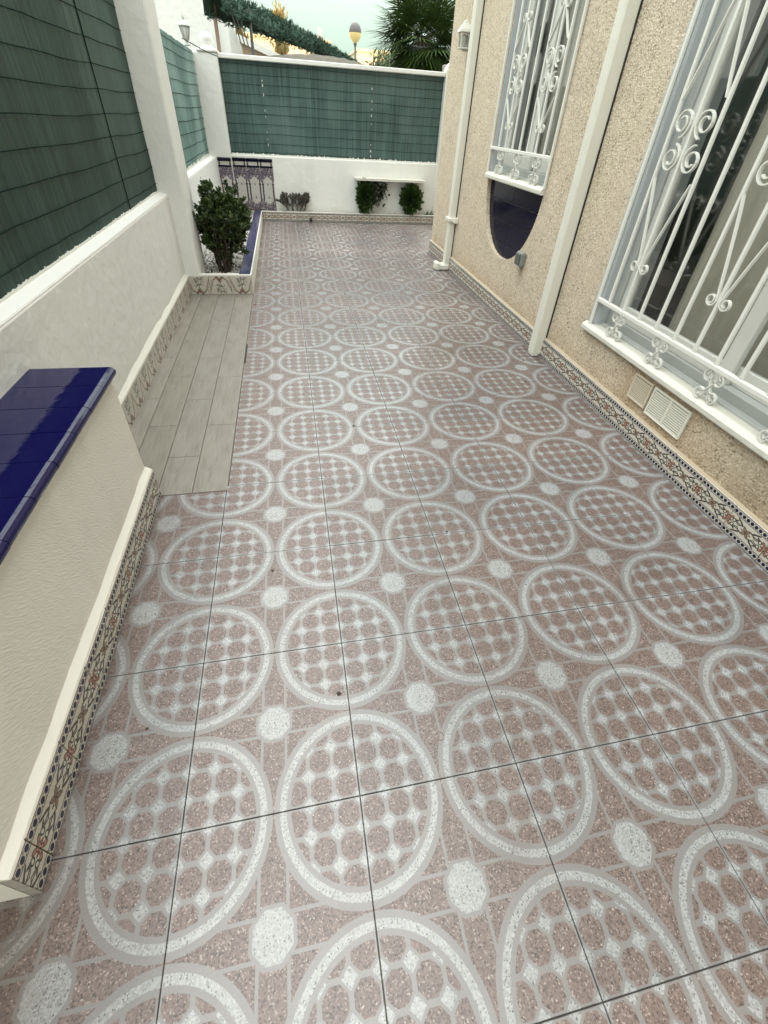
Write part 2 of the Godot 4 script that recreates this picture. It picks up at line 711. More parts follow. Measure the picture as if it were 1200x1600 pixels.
func make_materials() -> void:
	make_floor_mask()
	var fr := floor_roughness()
	for k in 2:
		var ft := floor_texture(100 + k * 31)
		for s in 5:
			var m := StandardMaterial3D.new()
			m.albedo_texture = ft
			m.albedo_color = lin([1.0, 0.90, 0.95, 1.05, 0.93][s], [0.99, 0.885, 0.955, 1.03, 0.94][s], [0.98, 0.87, 0.96, 1.02, 0.95][s])
			m.roughness_texture = fr
			m.roughness_texture_channel = BaseMaterial3D.TEXTURE_CHANNEL_RED
			m.roughness = 1.0
			m.metallic_specular = 0.65
			m.vertex_color_use_as_albedo = true
			M["floor%d" % (k * 5 + s)] = m
	M.grout = mat(0.17, 0.145, 0.13, 0.9)
	var pt := plank_texture()
	for k in 4:
		var m := mat([1.0, 0.93, 1.05, 0.97][k], [1.0, 0.93, 1.05, 0.98][k], [1.0, 0.92, 1.04, 0.98][k], 0.42)
		m.albedo_texture = pt
		M["plank%d" % k] = m
	var bt := border_texture()
	M.border = mat(1, 1, 1, 0.22)
	M.border.albedo_texture = bt
	M.flower = mat(1, 1, 1, 0.25)
	M.flower.albedo_texture = flower_texture()
	for k in 3:
		M["mural%d" % k] = mat(1, 1, 1, 0.25)
		M["mural%d" % k].albedo_texture = mural_texture(k)
	M.navy = mat(0.004, 0.003, 0.052, 0.07)
	M.navy_dark = mat(0.006, 0.006, 0.028, 0.1)
	M.navy_dark.metallic_specular = 0.3
	M.navy_dark.albedo_color = lin(0.004, 0.004, 0.017)
	M.ledge_blue = mat(0.03, 0.03, 0.10, 0.18)
	var st := stucco_texture(1024)
	M.stucco = tri_planar(mat(1, 1, 1, 0.92, 0, true), 1.5)
	M.stucco.albedo_texture = st[0]
	M.stucco.heightmap_enabled = true
	M.stucco.heightmap_texture = st[1]
	M.stucco.heightmap_scale = 0.42
	var soft := bump(noise(FastNoiseLite.TYPE_SIMPLEX_SMOOTH, 0.02, 4, 4), 512, 5.0)
	for q in [M.navy, M.navy_dark, M.ledge_blue]:
		tri_planar(q, 0.5)
		q.normal_enabled = true
		q.normal_texture = soft
		q.normal_scale = 0.05
	M.render = tri_planar(mat(0.72, 0.718, 0.695, 0.85, 0, true), 1.1)
	M.render.normal_enabled = true
	M.render.normal_texture = soft
	M.render.normal_scale = 0.3
	# roller-brushed render of the bench: short slanting ridges
	var N := 512
	var f := noise(FastNoiseLite.TYPE_SIMPLEX_SMOOTH, 0.05, 77, 2)
	var hb := PackedByteArray()
	hb.resize(N * N)
	for y in N:
		for x in N:
			var wx := (x + y) * 0.35
			var wy := (y - x) * 1.5
			hb[y * N + x] = clampi(int(128 + 127 * f.get_noise_2d(wx, wy)), 0, 255)
	var bi := Image.create_from_data(N, N, false, Image.FORMAT_L8, hb)
	bi.convert(Image.FORMAT_RGBA8)
	bi.bump_map_to_normal_map(5.0)
	M.bench_render = tri_planar(mat(0.76, 0.74, 0.69, 0.85, 0, true), 0.42)
	M.bench_render.normal_enabled = true
	M.bench_render.normal_texture = tex(bi)
	M.bench_render.normal_scale = 0.3
	M.fillet = tri_planar(mat(0.68, 0.665, 0.61, 0.8), 0.6)
	M.fillet.normal_enabled = true
	M.fillet.normal_texture = soft
	M.fillet.normal_scale = 0.5
	M.white = mat(0.70, 0.69, 0.64, 0.45)
	M.iron = mat(0.72, 0.71, 0.66, 0.38)
	M.pipe = tri_planar(mat(0.68, 0.66, 0.59, 0.5), 0.8)
	M.pipe.normal_enabled = true
	M.pipe.normal_texture = soft
	M.pipe.normal_scale = 0.15
	M.frame = mat(0.42, 0.43, 0.41, 0.4)
	M.sash = mat(0.62, 0.62, 0.58, 0.35)
	M.reveal = mat(0.46, 0.48, 0.50, 0.75)
	M.sill = tri_planar(mat(0.62, 0.60, 0.54, 0.55), 0.5)
	M.sill.normal_enabled = true
	M.sill.normal_texture = soft
	M.sill.normal_scale = 0.4
	M.vent = mat(0.70, 0.67, 0.59, 0.5)
	M.vent_dirty = mat(0.58, 0.50, 0.39, 0.6)
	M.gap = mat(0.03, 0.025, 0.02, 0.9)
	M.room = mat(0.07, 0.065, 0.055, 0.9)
	M.curtain = mat(0.46, 0.44, 0.36, 0.9)
	M.glass = StandardMaterial3D.new()
	M.glass.transparency = BaseMaterial3D.TRANSPARENCY_ALPHA
	M.glass.albedo_color = Color(0.25, 0.28, 0.26, 0.07)
	M.glass.roughness = 0.02
	M.cane = mat(1, 1, 1, 0.42, 0, true)
	M.backing = mat(0.02, 0.045, 0.038, 0.8)
	M.wire = mat(0.010, 0.024, 0.020, 0.95)
	M.wire.metallic_specular = 0.1
	M.socket = mat(0.22, 0.235, 0.22, 0.45)
	M.socket_dark = mat(0.09, 0.10, 0.095, 0.4)
	M.black = mat(0.008, 0.008, 0.008, 0.6)
	M.lantern = mat(0.62, 0.61, 0.57, 0.4)
	M.frost = mat(0.5, 0.51, 0.48, 0.25)
	M.iron_grey = mat(0.11, 0.11, 0.11, 0.5)
	M.leaf = mat(1, 1, 1, 0.45, 0, true)
	M.leaf.backlight_enabled = true
	M.leaf.backlight = Color(0.16, 0.22, 0.06)
	M.bark = mat(0.055, 0.04, 0.028, 0.9)
	M.pebble = mat(1, 1, 1, 0.8, 0, true)
	M.soil = tri_planar(mat(0.10, 0.075, 0.055, 0.95), 0.4)
	M.ground = tri_planar(mat(0.22, 0.20, 0.17, 0.95), 3.0)
	M.ground.normal_enabled = true
	M.ground.normal_texture = soft
	M.house_white = tri_planar(mat(0.72, 0.72, 0.70, 0.8), 1.4)
	M.house_white.normal_enabled = true
	M.house_white.normal_texture = soft
	M.house_white.normal_scale = 0.4
	M.house_cream = tri_planar(mat(0.66, 0.58, 0.45, 0.85), 1.4)
	M.bed = mat(0.44, 0.36, 0.27, 0.9)
	M.old_paint = mat(0.36, 0.38, 0.36, 0.6)
	M.roof_tile = mat(0.33, 0.24, 0.18, 0.85)
	M.stone = tri_planar(mat(0.34, 0.32, 0.29, 0.95), 0.8)
	M.stone.normal_enabled = true
	M.stone.normal_texture = soft
	M.netting = mat(1, 1, 1, 0.8, 0, true)
	M.lamp_cap = mat(0.10, 0.09, 0.09, 0.4)
	M.sunlit_lamp_glass = mat(0.80, 0.66, 0.30, 0.2)  # amber of sunlight through clear glass, put into the colour
	M.tower = mat(0.42, 0.46, 0.50, 0.8)
	M.dusty = mat(1, 1, 1, 0.75, 0, true)


# ------------------------------------------------------------------ scene
func _ready() -> void:
	rng.seed = 2024
	# camera: a wide phone lens held at 1.4 m, tipped down
	var cam := Camera3D.new()
	cam.name = "camera"
	cam.projection = Camera3D.PROJECTION_FRUSTUM
	cam.near = 0.05
	cam.far = 3000.0
	cam.size = 2.0 * 800.0 / 693.517 * cam.near
	cam.frustum_offset = Vector2(-5.975, -55.028) / 693.517 * cam.near
	cam.position = Vector3(-0.158, 3.148, 0.837) * U
	cam.rotation = Vector3(-0.682, -0.232, 0.067)
	add_child(cam)
	cam.current = true

	var env := Environment.new()
	env.background_mode = Environment.BG_SKY
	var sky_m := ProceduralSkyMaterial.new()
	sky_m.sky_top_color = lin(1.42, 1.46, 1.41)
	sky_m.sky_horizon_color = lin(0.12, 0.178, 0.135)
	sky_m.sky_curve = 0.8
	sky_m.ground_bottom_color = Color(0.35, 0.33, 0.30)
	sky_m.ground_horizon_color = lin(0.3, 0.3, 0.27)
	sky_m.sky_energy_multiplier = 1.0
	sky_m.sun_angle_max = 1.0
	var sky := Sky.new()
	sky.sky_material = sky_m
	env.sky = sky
	env.tonemap_mode = Environment.TONE_MAPPER_LINEAR
	env.tonemap_exposure = 3.7
	env.sdfgi_enabled = true
	env.ssao_enabled = true
	env.ssil_enabled = true
	var we := WorldEnvironment.new()
	we.name = "environment"
	we.environment = env
	add_child(we)

	var sun := DirectionalLight3D.new()
	sun.name = "sun"
	sun.light_energy = 0.6
	sun.light_color = Color(1.0, 0.80, 0.52)
	sun.light_angular_distance = 0.5
	sun.shadow_enabled = true
	add_child(sun)
	sun.look_at_from_position(Vector3(0.50, 0.125, 0.85) * 50.0, Vector3.ZERO)

	make_materials()
	build_ground()
	build_floor()
	build_house()
	build_left_wall()
	build_back_wall()
	build_screens()
	build_bench()
	build_planter()
	build_grilles()
	build_house_fittings()
	build_plants()
	build_wall_fittings()
	build_beyond()
	build_litter()


func build_ground() -> void:
	var b := MB.new()
	b.quad(Vector3(-1500, -0.25, 1500), Vector3(1500, -0.25, 1500), Vector3(1500, -0.25, -1500), Vector3(-1500, -0.25, -1500))
	tag(part(b, "ground", M.ground), "", "", "", "structure")


# floor tile from (x0, z0) to (x1, z1) of the cell whose corner is (i, j)
func build_floor() -> void:
	var base := MB.new()
	base.box(-2.9, 5.6, -0.2, -0.02, -18.2, 5.0)
	var fl := part(base, "patio_floor", M.grout)
	tag(fl, "", "", "", "structure")
	var fa := noise(FastNoiseLite.TYPE_SIMPLEX_SMOOTH, 0.32, 51, 3)
	var fb := noise(FastNoiseLite.TYPE_SIMPLEX_SMOOTH, 2.2, 52, 3)
	var soil := func(x: float, z: float) -> Color:      # worn and grimy patches, dirt where the floor meets walls
		var g := 1.0 + 0.13 * fa.get_noise_2d(x, z) + 0.10 * fb.get_noise_2d(x, z)
		var d := minf(4.04 - x if z > -13.1 else 9.0, z + 17.76)
		if z > -3.0:
			d = minf(d, x + 1.66)
		elif z < -9.4:
			d = minf(d, x + 0.99)
		var w := clampf(1.0 - d / (0.17 + 0.12 * fb.get_noise_2d(x * 1.7, z * 1.7)), 0, 1)
		w = maxf(w, 0.8 * clampf(fb.get_noise_2d(x * 0.6 + 70, z * 0.6) * 2.2 - 0.75, 0, 1))
		return Color(g, g, g).lerp(Color(0.62 * g, 0.54 * g, 0.46 * g), w * 0.65)
	for j in range(-18, 4):
		for i in range(-3, 6):
			var x0 := float(i)
			var x1 := i + 1.0
			var z0 := float(j)
			var z1 := j + 1.0
			var lim_l := -2.28 if j >= -3 else -0.988
			if j < 0 and j >= -3:
				lim_l = -1.66
			var lim_r := 4.04 if j >= -13 else 5.5
			var pieces := [[maxf(x0, lim_l), minf(x1, lim_r), maxf(z0, -17.74), minf(z1, 3.6)]]
			if j == -3 and i == -2:              # the row that stops at the plank inset
				pieces = [[-1.66, -1.0, -2.92, -2.0]]
			if j == -14 and i == 4:
				pieces = [[4.0, 5.0, -14.0, -13.1]]
			if j == -1 and i == -2:
				pieces = [[-1.66, -1.0, -1.0, 0.0]]
			for p in pieces:
				if p[1] - p[0] < 0.015 or p[3] - p[2] < 0.015:
					continue
				var m: Material = M["floor%d" % ((i * 7 + j * 13 + i * j * 3 + 7000) % 10)]
				var g := 0.0026
				var b := MB.new()
				var wx: float = p[1] - p[0] - 2 * g
				var wz: float = p[3] - p[2] - 2 * g
				b.slab(Vector3(p[0] + g, -0.0004, p[3] - g), Vector3(wx, 0, 0), Vector3(0, 0, -wz), 0.02, 0.003, Vector2(p[0] + g - x0, p[3] - g - z0), Vector2(p[1] - g - x0, p[2] + g - z0))
				var nx := maxi(1, int(wx * 9))
				var nz := maxi(1, int(wz * 9))
				var first := b.v.size()
				for r in nz + 1:
					for q in nx + 1:
						var x := lerpf(p[0] + g + 0.002, p[1] - g - 0.002, float(q) / nx)
						var z := lerpf(p[3] - g - 0.002, p[2] + g + 0.002, float(r) / nz)
						b.col = soil.call(x, z)
						b.vert(Vector3(x, 0.0, z), Vector3.UP, Vector2(x - x0, z - z0))
				for r in nz:
					for q in nx:
						var k := first + r * (nx + 1) + q
						b.i.append_array([k, k + nx + 2, k + 1, k, k + nx + 1, k + nx + 2])
				var o := part(b, "floor_tile", m, fl)
				o.position.y += [0.0, 0.0004, -0.0003, 0.0006][(i * 5 + j * 3 + 800) % 4]
	# grey wood-look planks between the bench and the planter
	var pb := MB.new()
	pb.box(-2.3, -0.99, -0.019, -0.012, -9.46, -2.925)
	var pf := part(pb, "plank_floor", M.grout)
	tag(pf, "", "", "", "structure")
	var cols := [[-1.345, -0.992, [-2.925, -4.23, -5.56, -6.9, -8.24, -9.46]], [-1.69, -1.345, [-2.925, -3.58, -4.9, -6.25, -7.57, -8.9, -9.46]],
		[-2.035, -1.69, [-2.925, -4.27, -5.62, -6.98, -8.29, -9.46]], [-2.26, -2.035, [-2.925, -3.65, -4.98, -6.31, -7.62, -8.95, -9.46]]]
	var n := 0
	for c in cols:
		for k in c[2].size() - 1:
			var g := 0.003
			var b := MB.new()
			var za: float = c[2][k] - g
			var zb: float = c[2][k + 1] + g
			var du: float = c[1] - c[0] - 2 * g
			var off := rng.randf()
			b.slab(Vector3(c[0] + g, 0.003, za), Vector3(du, 0, 0), Vector3(0, 0, zb - za), 0.016, 0.003, Vector2(0, off), Vector2(du / 0.345, off + (za - zb) / 1.33 * 0.8))
			part(b, "plank", M["plank%d" % ((n * 3 + k) % 4)], pf)
			n += 1


const FX := 4.05           # face of the house wall
const W1 := [-4.8, -0.7, 0.98, 6.2]     # near window: z0, z1, y0, y1
const W2 := [-9.68, -7.15, 2.36, 6.2]    # far window

func niche(n := 40) -> PackedVector2Array:      # the half-round blue panel under the far window, (z, y)
	var p := PackedVector2Array()
	for k in n + 1:
		var a := PI + PI * k / n
		p.append(Vector2(-8.415 + 1.262 * signf(cos(a)) * pow(absf(cos(a)), 0.93), 2.32 + 1.30 * sin(a)))
	return p


func build_house() -> void:
	var h := thing("house", Vector3(FX, 0, -6.5), "beige sprayed-stucco house on the right with barred white windows", "house")
	# facade: a fine grid, open at the windows and at the niche
	var b := MB.new()
	var hole := niche()
	hole.append(Vector2(-7.153, 2.4))
	hole.append(Vector2(-9.677, 2.4))
	var zs := []
	var z := -13.1
	while z < 0.6:
		zs.append(z)
		z += 0.125
	for w in [W1, W2]:
		for q in [w[0], w[1]]:
			zs.append(q)
	zs.append(6.0)
	zs.append(24.0)
	zs.sort()
	var ys := []
	var y := 0.0
	while y < 6.3:
		ys.append(y)
		y += 0.125
	ys.append_array([W1[2], W2[2], W1[3], 13.0])
	ys.sort()
	var f1 := noise(FastNoiseLite.TYPE_SIMPLEX_SMOOTH, 0.45, 5, 4)
	var f2 := noise(FastNoiseLite.TYPE_SIMPLEX_SMOOTH, 1.3, 6, 3)
	var tone := func(zz: float, yy: float) -> Color:
		var g := 1.0 + 0.09 * f1.get_noise_2d(zz, yy) + 0.05 * f2.get_noise_2d(zz, yy)
		var c := Color(g, g, g * (1.0 + 0.05 * f1.get_noise_2d(zz + 40, yy)))
		# ochre damp along the foot and round the vents
		var foot := clampf((0.62 - yy) / 0.4 + 0.5 * f2.get_noise_2d(zz * 1.5, yy * 2.0), 0, 1)
		c = c.lerp(Color(0.74 * g, 0.62 * g, 0.46 * g), foot * 0.55)
		var ven := clampf(1.3 - maxf(absf(zz + 3.15) / 0.75, absf(yy - 0.62) / 0.34) + 0.4 * f2.get_noise_2d(zz * 2, yy * 2 + 9), 0, 1)
		c = c.lerp(Color(0.66 * g, 0.52 * g, 0.34 * g), ven * 0.6)
		# grey mould under the near sill
		var mould := clampf((zz + 2.5) / 1.0, 0, 1) * clampf((0.95 - yy) / 0.4, 0, 1)
		c = c.lerp(Color(0.50 * g, 0.46 * g, 0.38 * g), mould * clampf(0.75 + f2.get_noise_2d(zz * 2 + 5, yy * 3), 0, 1) * 0.8)
		# run-off below the fittings
		var sk := clampf(1.0 - absf(zz + 7.36 + 0.05 * f2.get_noise_2d(zz, yy * 4)) / 0.09, 0, 1) * clampf((1.16 - yy) / 0.1, 0, 1) * clampf((yy - 0.75) / 0.3, 0, 1)
		c = c.lerp(Color(0.45 * g, 0.36 * g, 0.27 * g), sk * 0.8)
		var lk := clampf(1.0 - absf(zz + 12.0) / 0.14, 0, 1) * clampf((4.4 - yy) / 0.1, 0, 1) * clampf((yy - 3.2) / 0.9, 0, 1)
		c = c.lerp(Color(0.62 * g, 0.5 * g, 0.38 * g), lk * 0.8)
		return c
	for a in zs.size() - 1:
		for k in ys.size() - 1:
			var z0: float = zs[a]
			var z1: float = zs[a + 1]
			var y0: float = ys[k]
			var y1: float = ys[k + 1]
			if z1 - z0 < 1e-4 or y1 - y0 < 1e-4:
				continue
			var mz := (z0 + z1) / 2
			var my := (y0 + y1) / 2
			var inside := false
			for w in [W1, W2]:
				if mz > w[0] and mz < w[1] and my > w[2] and my < w[3]:
					inside = true
			if inside:
				continue
			var cell := PackedVector2Array([Vector2(z0, y0), Vector2(z1, y0), Vector2(z1, y1), Vector2(z0, y1)])
			var polys := [cell]
			if z1 > -9.75 and z0 < -7.1 and y1 > 0.95 and y0 < 2.45:
				polys = Geometry2D.clip_polygons(cell, hole)
			for p in polys:
				if Geometry2D.is_polygon_clockwise(p):
					p.reverse()
				var k0 := b.v.size()
				for q in p:
					b.col = tone.call(q.x, q.y)
					b.vert(Vector3(FX, q.y, q.x), Vector3(-1, 0, 0))
				var tr := [0, 1, 2, 0, 2, 3] if p.size() == 4 else Geometry2D.triangulate_polygon(p)
				for m in range(0, tr.size(), 3):
					b.i.append_array([k0 + tr[m], k0 + tr[m + 2], k0 + tr[m + 1]])
	b.col = Color.WHITE
	part(b, "wall", M.stucco, h)
	# the body of the wall behind the facade, with the same openings, and the rest of the shell
	b = MB.new()
	var x0 := FX + 0.14
	var x1 := FX + 0.62
	for s in [[-13.1, W2[0], 0, 13], [W2[0], W2[1], 0, W2[2] - 0.03], [W2[0], W2[1], W2[3], 13], [W2[1], W1[0], 0, 13], [W1[0], W1[1], 0, W1[2] - 0.03], [W1[0], W1[1], W1[3], 13], [W1[1], 24, 0, 13]]:
		b.box(x0, x1, s[2], s[3], s[0], s[1])
	b.box(FX, 26, 0.0, 13.0, -13.4, -13.1)
	b.box(25.6, 26, 0.0, 13.0, -13.1, 24)
	b.box(FX, 26, 0.0, 13.0, 24, 24.4)
	b.box(x1 + 0.01, 25.6, 0.0, 0.3, -13.1, 24)
	part(b, "wall", M.stucco, h)
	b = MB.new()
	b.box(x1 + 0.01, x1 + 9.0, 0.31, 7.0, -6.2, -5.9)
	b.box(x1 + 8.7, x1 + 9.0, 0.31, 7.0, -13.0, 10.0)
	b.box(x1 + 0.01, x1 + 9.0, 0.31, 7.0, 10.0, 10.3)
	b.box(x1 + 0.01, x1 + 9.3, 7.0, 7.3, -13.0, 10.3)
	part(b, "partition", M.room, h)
	b = MB.new()
	b.box(FX - 0.35, 26.4, 13.0, 13.4, -13.7, 24.8)
	part(b, "roof", M.house_white, h)
	# windows
	for w in [W1, W2]:
		var near: bool = w[1] > -1.0
		var rv := MB.new()
		rv.box(FX + 0.002, x1 - 0.02, w[2], w[3], w[0], w[0] + 0.02)
		rv.box(FX + 0.002, x1 - 0.02, w[2], w[3], w[1] - 0.02, w[1])
		rv.box(FX + 0.002, x1 - 0.02, w[3] - 0.02, w[3], w[0] + 0.02, w[1] - 0.02)
		part(rv, "window_reveal", M.reveal, h)
		var z0: float = w[0] + 0.02
		var z1: float = w[1] - 0.02
		var fx := FX + 0.17
		var fr := MB.new()
		fr.bevel_box(fx, fx + 0.2, w[2], w[3] - 0.02, z0, z0 + 0.12, 0.008)
		fr.bevel_box(fx, fx + 0.2, w[2], w[3] - 0.02, z1 - 0.12, z1, 0.008)
		fr.bevel_box(fx + 0.002, fx + 0.198, w[2], w[2] + 0.14, z0 + 0.12, z1 - 0.12, 0.008)
		fr.bevel_box(fx + 0.002, fx + 0.198, w[3] - 0.16, w[3] - 0.02, z0 + 0.12, z1 - 0.12, 0.008)
		fr.bevel_box(fx - 0.09, fx - 0.001, w[2], w[2] + 0.035, z0 + 0.02, z1 - 0.02, 0.006)
		var win := part(fr, "window", M.frame, h)
		var half := (z0 + z1) / 2
		for s in 2:
			var a := z0 + 0.12 if s == 0 else half - 0.1
			var c := half + 0.1 if s == 0 else z1 - 0.12
			var sx := fx + (0.03 if s == 0 else 0.11)
			var sb := MB.new()
			var yb: float = w[2] + 0.14
			var yt: float = w[3] - 0.16
			var lw := 0.15
			sb.bevel_box(sx, sx + 0.07, yb, yt, a, a + lw, 0.008)
			sb.bevel_box(sx, sx + 0.07, yb, yt, c - 0.17, c, 0.008)
			sb.bevel_box(sx + 0.002, sx + 0.068, yb, yb + 0.2, a + lw, c - 0.17, 0.008)
			sb.bevel_box(sx + 0.002, sx + 0.068, yt - 0.2, yt, a + lw, c - 0.17, 0.008)
			part(sb, "sash", M.sash, win)
			var gb := MB.new()
			gb.box(sx + 0.03, sx + 0.04, yb + 0.19, yt - 0.19, a + lw - 0.01, c - 0.16)
			part(gb, "pane", M.glass, win)
		# sill: nosing, slope and inner step
		var so := MB.new()
		var ov := 0.17 if near else 0.05
		var so_x := FX - 0.075
		var prof := PackedVector2Array([Vector2(so_x, w[2] - 0.10), Vector2(so_x - 0.01, w[2] - 0.085), Vector2(so_x - 0.01, w[2] - 0.04), Vector2(so_x + 0.012, w[2] - 0.015), Vector2(so_x + 0.05, w[2] + 0.003), Vector2(FX + 0.60, w[2] + 0.016), Vector2(FX + 0.60, w[2] - 0.029), Vector2(FX + 0.13, w[2] - 0.03), Vector2(FX + 0.13, w[2] - 0.10)])
		so.prism(prof, Vector3(0, 0, z0 - ov), Vector3(1, 0, 0), Vector3(0, 1, 0), Vector3(0, 0, z1 - z0 + 2 * ov))
		part(so, "window_sill", M.sill, h)
	# smooth painted band beside the near window
	var tb := MB.new()
	tb.bevel_box(FX - 0.008, FX + 0.05, 1.0, W1[3], -4.93, W1[0] - 0.001, 0.004)
	part(tb, "window_trim", M.reveal, h)
	# blue niche: rim and glazed tiles
	var rim := MB.new()
	var np := niche(60)
	for k in np.size() - 1:
		rim.quad(Vector3(FX, np[k].y, np[k].x), Vector3(FX, np[k + 1].y, np[k + 1].x), Vector3(FX + 0.1, np[k + 1].y, np[k + 1].x), Vector3(FX + 0.1, np[k].y, np[k].x))
	part(rim, "niche_rim", M.stucco, h)
	var back := MB.new()
	back.box(FX + 0.105, FX + 0.139, 0.95, 2.3, -9.75, -7.1)
	part(back, "niche_back", M.fillet, h)
	var cut := niche(60)
	for r in 4:
		for q in 2:
			var ya := 2.3 - 0.345 * (r + 1)
			var cz := [-9.69, -8.44, -7.12] if r % 2 == 0 else [-9.69, -8.44, -7.12]
			var cell := PackedVector2Array([Vector2(cz[q] + 0.005, ya + 0.006), Vector2(cz[q + 1] - 0.005, ya + 0.006), Vector2(cz[q + 1] - 0.005, ya + 0.339), Vector2(cz[q] + 0.005, ya + 0.339)])
			for p in Geometry2D.intersect_polygons(cell, cut):
				var tbm := MB.new()
				tbm.prism(p, Vector3(FX + 0.1, 0, 0), Vector3(0, 0, 1), Vector3(0, 1, 0), Vector3(-0.018, 0, 0))
				part(tbm, "niche_tile", M.navy_dark, h)
	# skirting of printed tiles along the foot of the wall
	var sk := MB.new()
	var L := 0.44
	sk.slab(Vector3(FX - 0.045, 0.004, 0.004), Vector3(0, 0, L - 0.008), Vector3(0, 0.325, 0), 0.045, 0.004, Vector2(0.0, 1.0), Vector2(1.0, 0.0))
	var sm := sk.mesh(Vector3.ZERO, U)
	var zz := -13.1 - 0.0
	var k := 0
	while zz < 1.5:
		var o := shared(sm, Vector3(0, 0, zz), "skirting_tile", M.border, h)
		o.position.x += [0.0, 0.0006, -0.0005][k % 3]
		zz += L
		k += 1
	var cap := MB.new()
	cap.prism(PackedVector2Array([Vector2(FX + 0.01, 0.329), Vector2(FX - 0.036, 0.331), Vector2(FX - 0.02, 0.343), Vector2(FX + 0.01, 0.352)]), Vector3(0, 0, -13.1), Vector3(1, 0, 0), Vector3(0, 1, 0), Vector3(0, 0, 14.6))
	part(cap, "skirting_bed", M.bed, h)
	sk = MB.new()
	sk.slab(Vector3(FX - 0.04, 0.004, -13.45), Vector3(0.0, 0, 0.0) + Vector3(0.001, 0, 0.34), Vector3(0, 0.325, 0), 0.04, 0.004, Vector2(0.2, 1), Vector2(1, 0))
	part(sk, "skirting_tile", M.border, h)


# jagged run of paint left along an edge; d = direction, up = which way it licks
func paint_edge(a: Vector3, d: Vector3, up: Vector3, length: float, hi: float, n: Vector3, parent: Node) -> void:
	var b := MB.new()
	var t := 0.0
	var prev := 0.02
	while t < length:
		var w := rng.randf_range(0.008, 0.035)
		var hh := hi * (0.15 + 0.85 * pow(rng.randf(), 3.0)) if rng.randf() < 0.6 else 0.006
		var p := a + d * t
		b.quad(p - up * 0.02, p + d * w - up * 0.02, p + d * w + up * hh, p + up * prev)
		b.quad(p + up * prev, p + d * w + up * hh, p + d * w + up * hh - n * 0.02, p + up * prev - n * 0.02)
		prev = hh
		t += w
	stuff(part(b, "paint_edge", M.white, parent))


func wall_tone(b: MB, p: Vector3, f: FastNoiseLite) -> Color:
	var g := 1.0 + 0.06 * f.get_noise_3d(p.x, p.y, p.z)
	var foot := clampf((0.6 - p.y) / 0.5, 0, 1) * clampf(0.4 + f.get_noise_3d(p.x * 3, p.y * 3, p.z * 3), 0, 1)
	g *= 1.0 + 0.08 * f.get_noise_3d(p.x * 7.0, p.y * 0.7, p.z * 7.0) * clampf(p.y / 0.8, 0, 1)
	return Color(g, g, g).lerp(Color(0.8 * g, 0.74 * g, 0.62 * g), foot * 0.6)


# a wall face as a grid with gentle unevenness, so that it is neither flat nor one tone
func face_grid(b: MB, o: Vector3, du: Vector3, dv: Vector3, nu: int, nv: int, wob: float, f: FastNoiseLite) -> void:
	var nn := du.cross(dv).normalized()
	var first := b.v.size()
	for j in nv + 1:
		for i in nu + 1:
			var p := o + du * (float(i) / nu) + dv * (float(j) / nv)
			b.col = wall_tone(b, p, f)
			var e := 0.0 if i == 0 or j == 0 or i == nu or j == nv else wob * f.get_noise_3d(p.x * 1.7 + 9, p.y * 1.7, p.z * 1.7)
			b.vert(p + nn * e, nn)
	for j in nv:
		for i in nu:
			var a := first + j * (nu + 1) + i
			b.i.append_array([a, a + nu + 2, a + 1, a, a + nu + 1, a + nu + 2])
	b.col = Color.WHITE


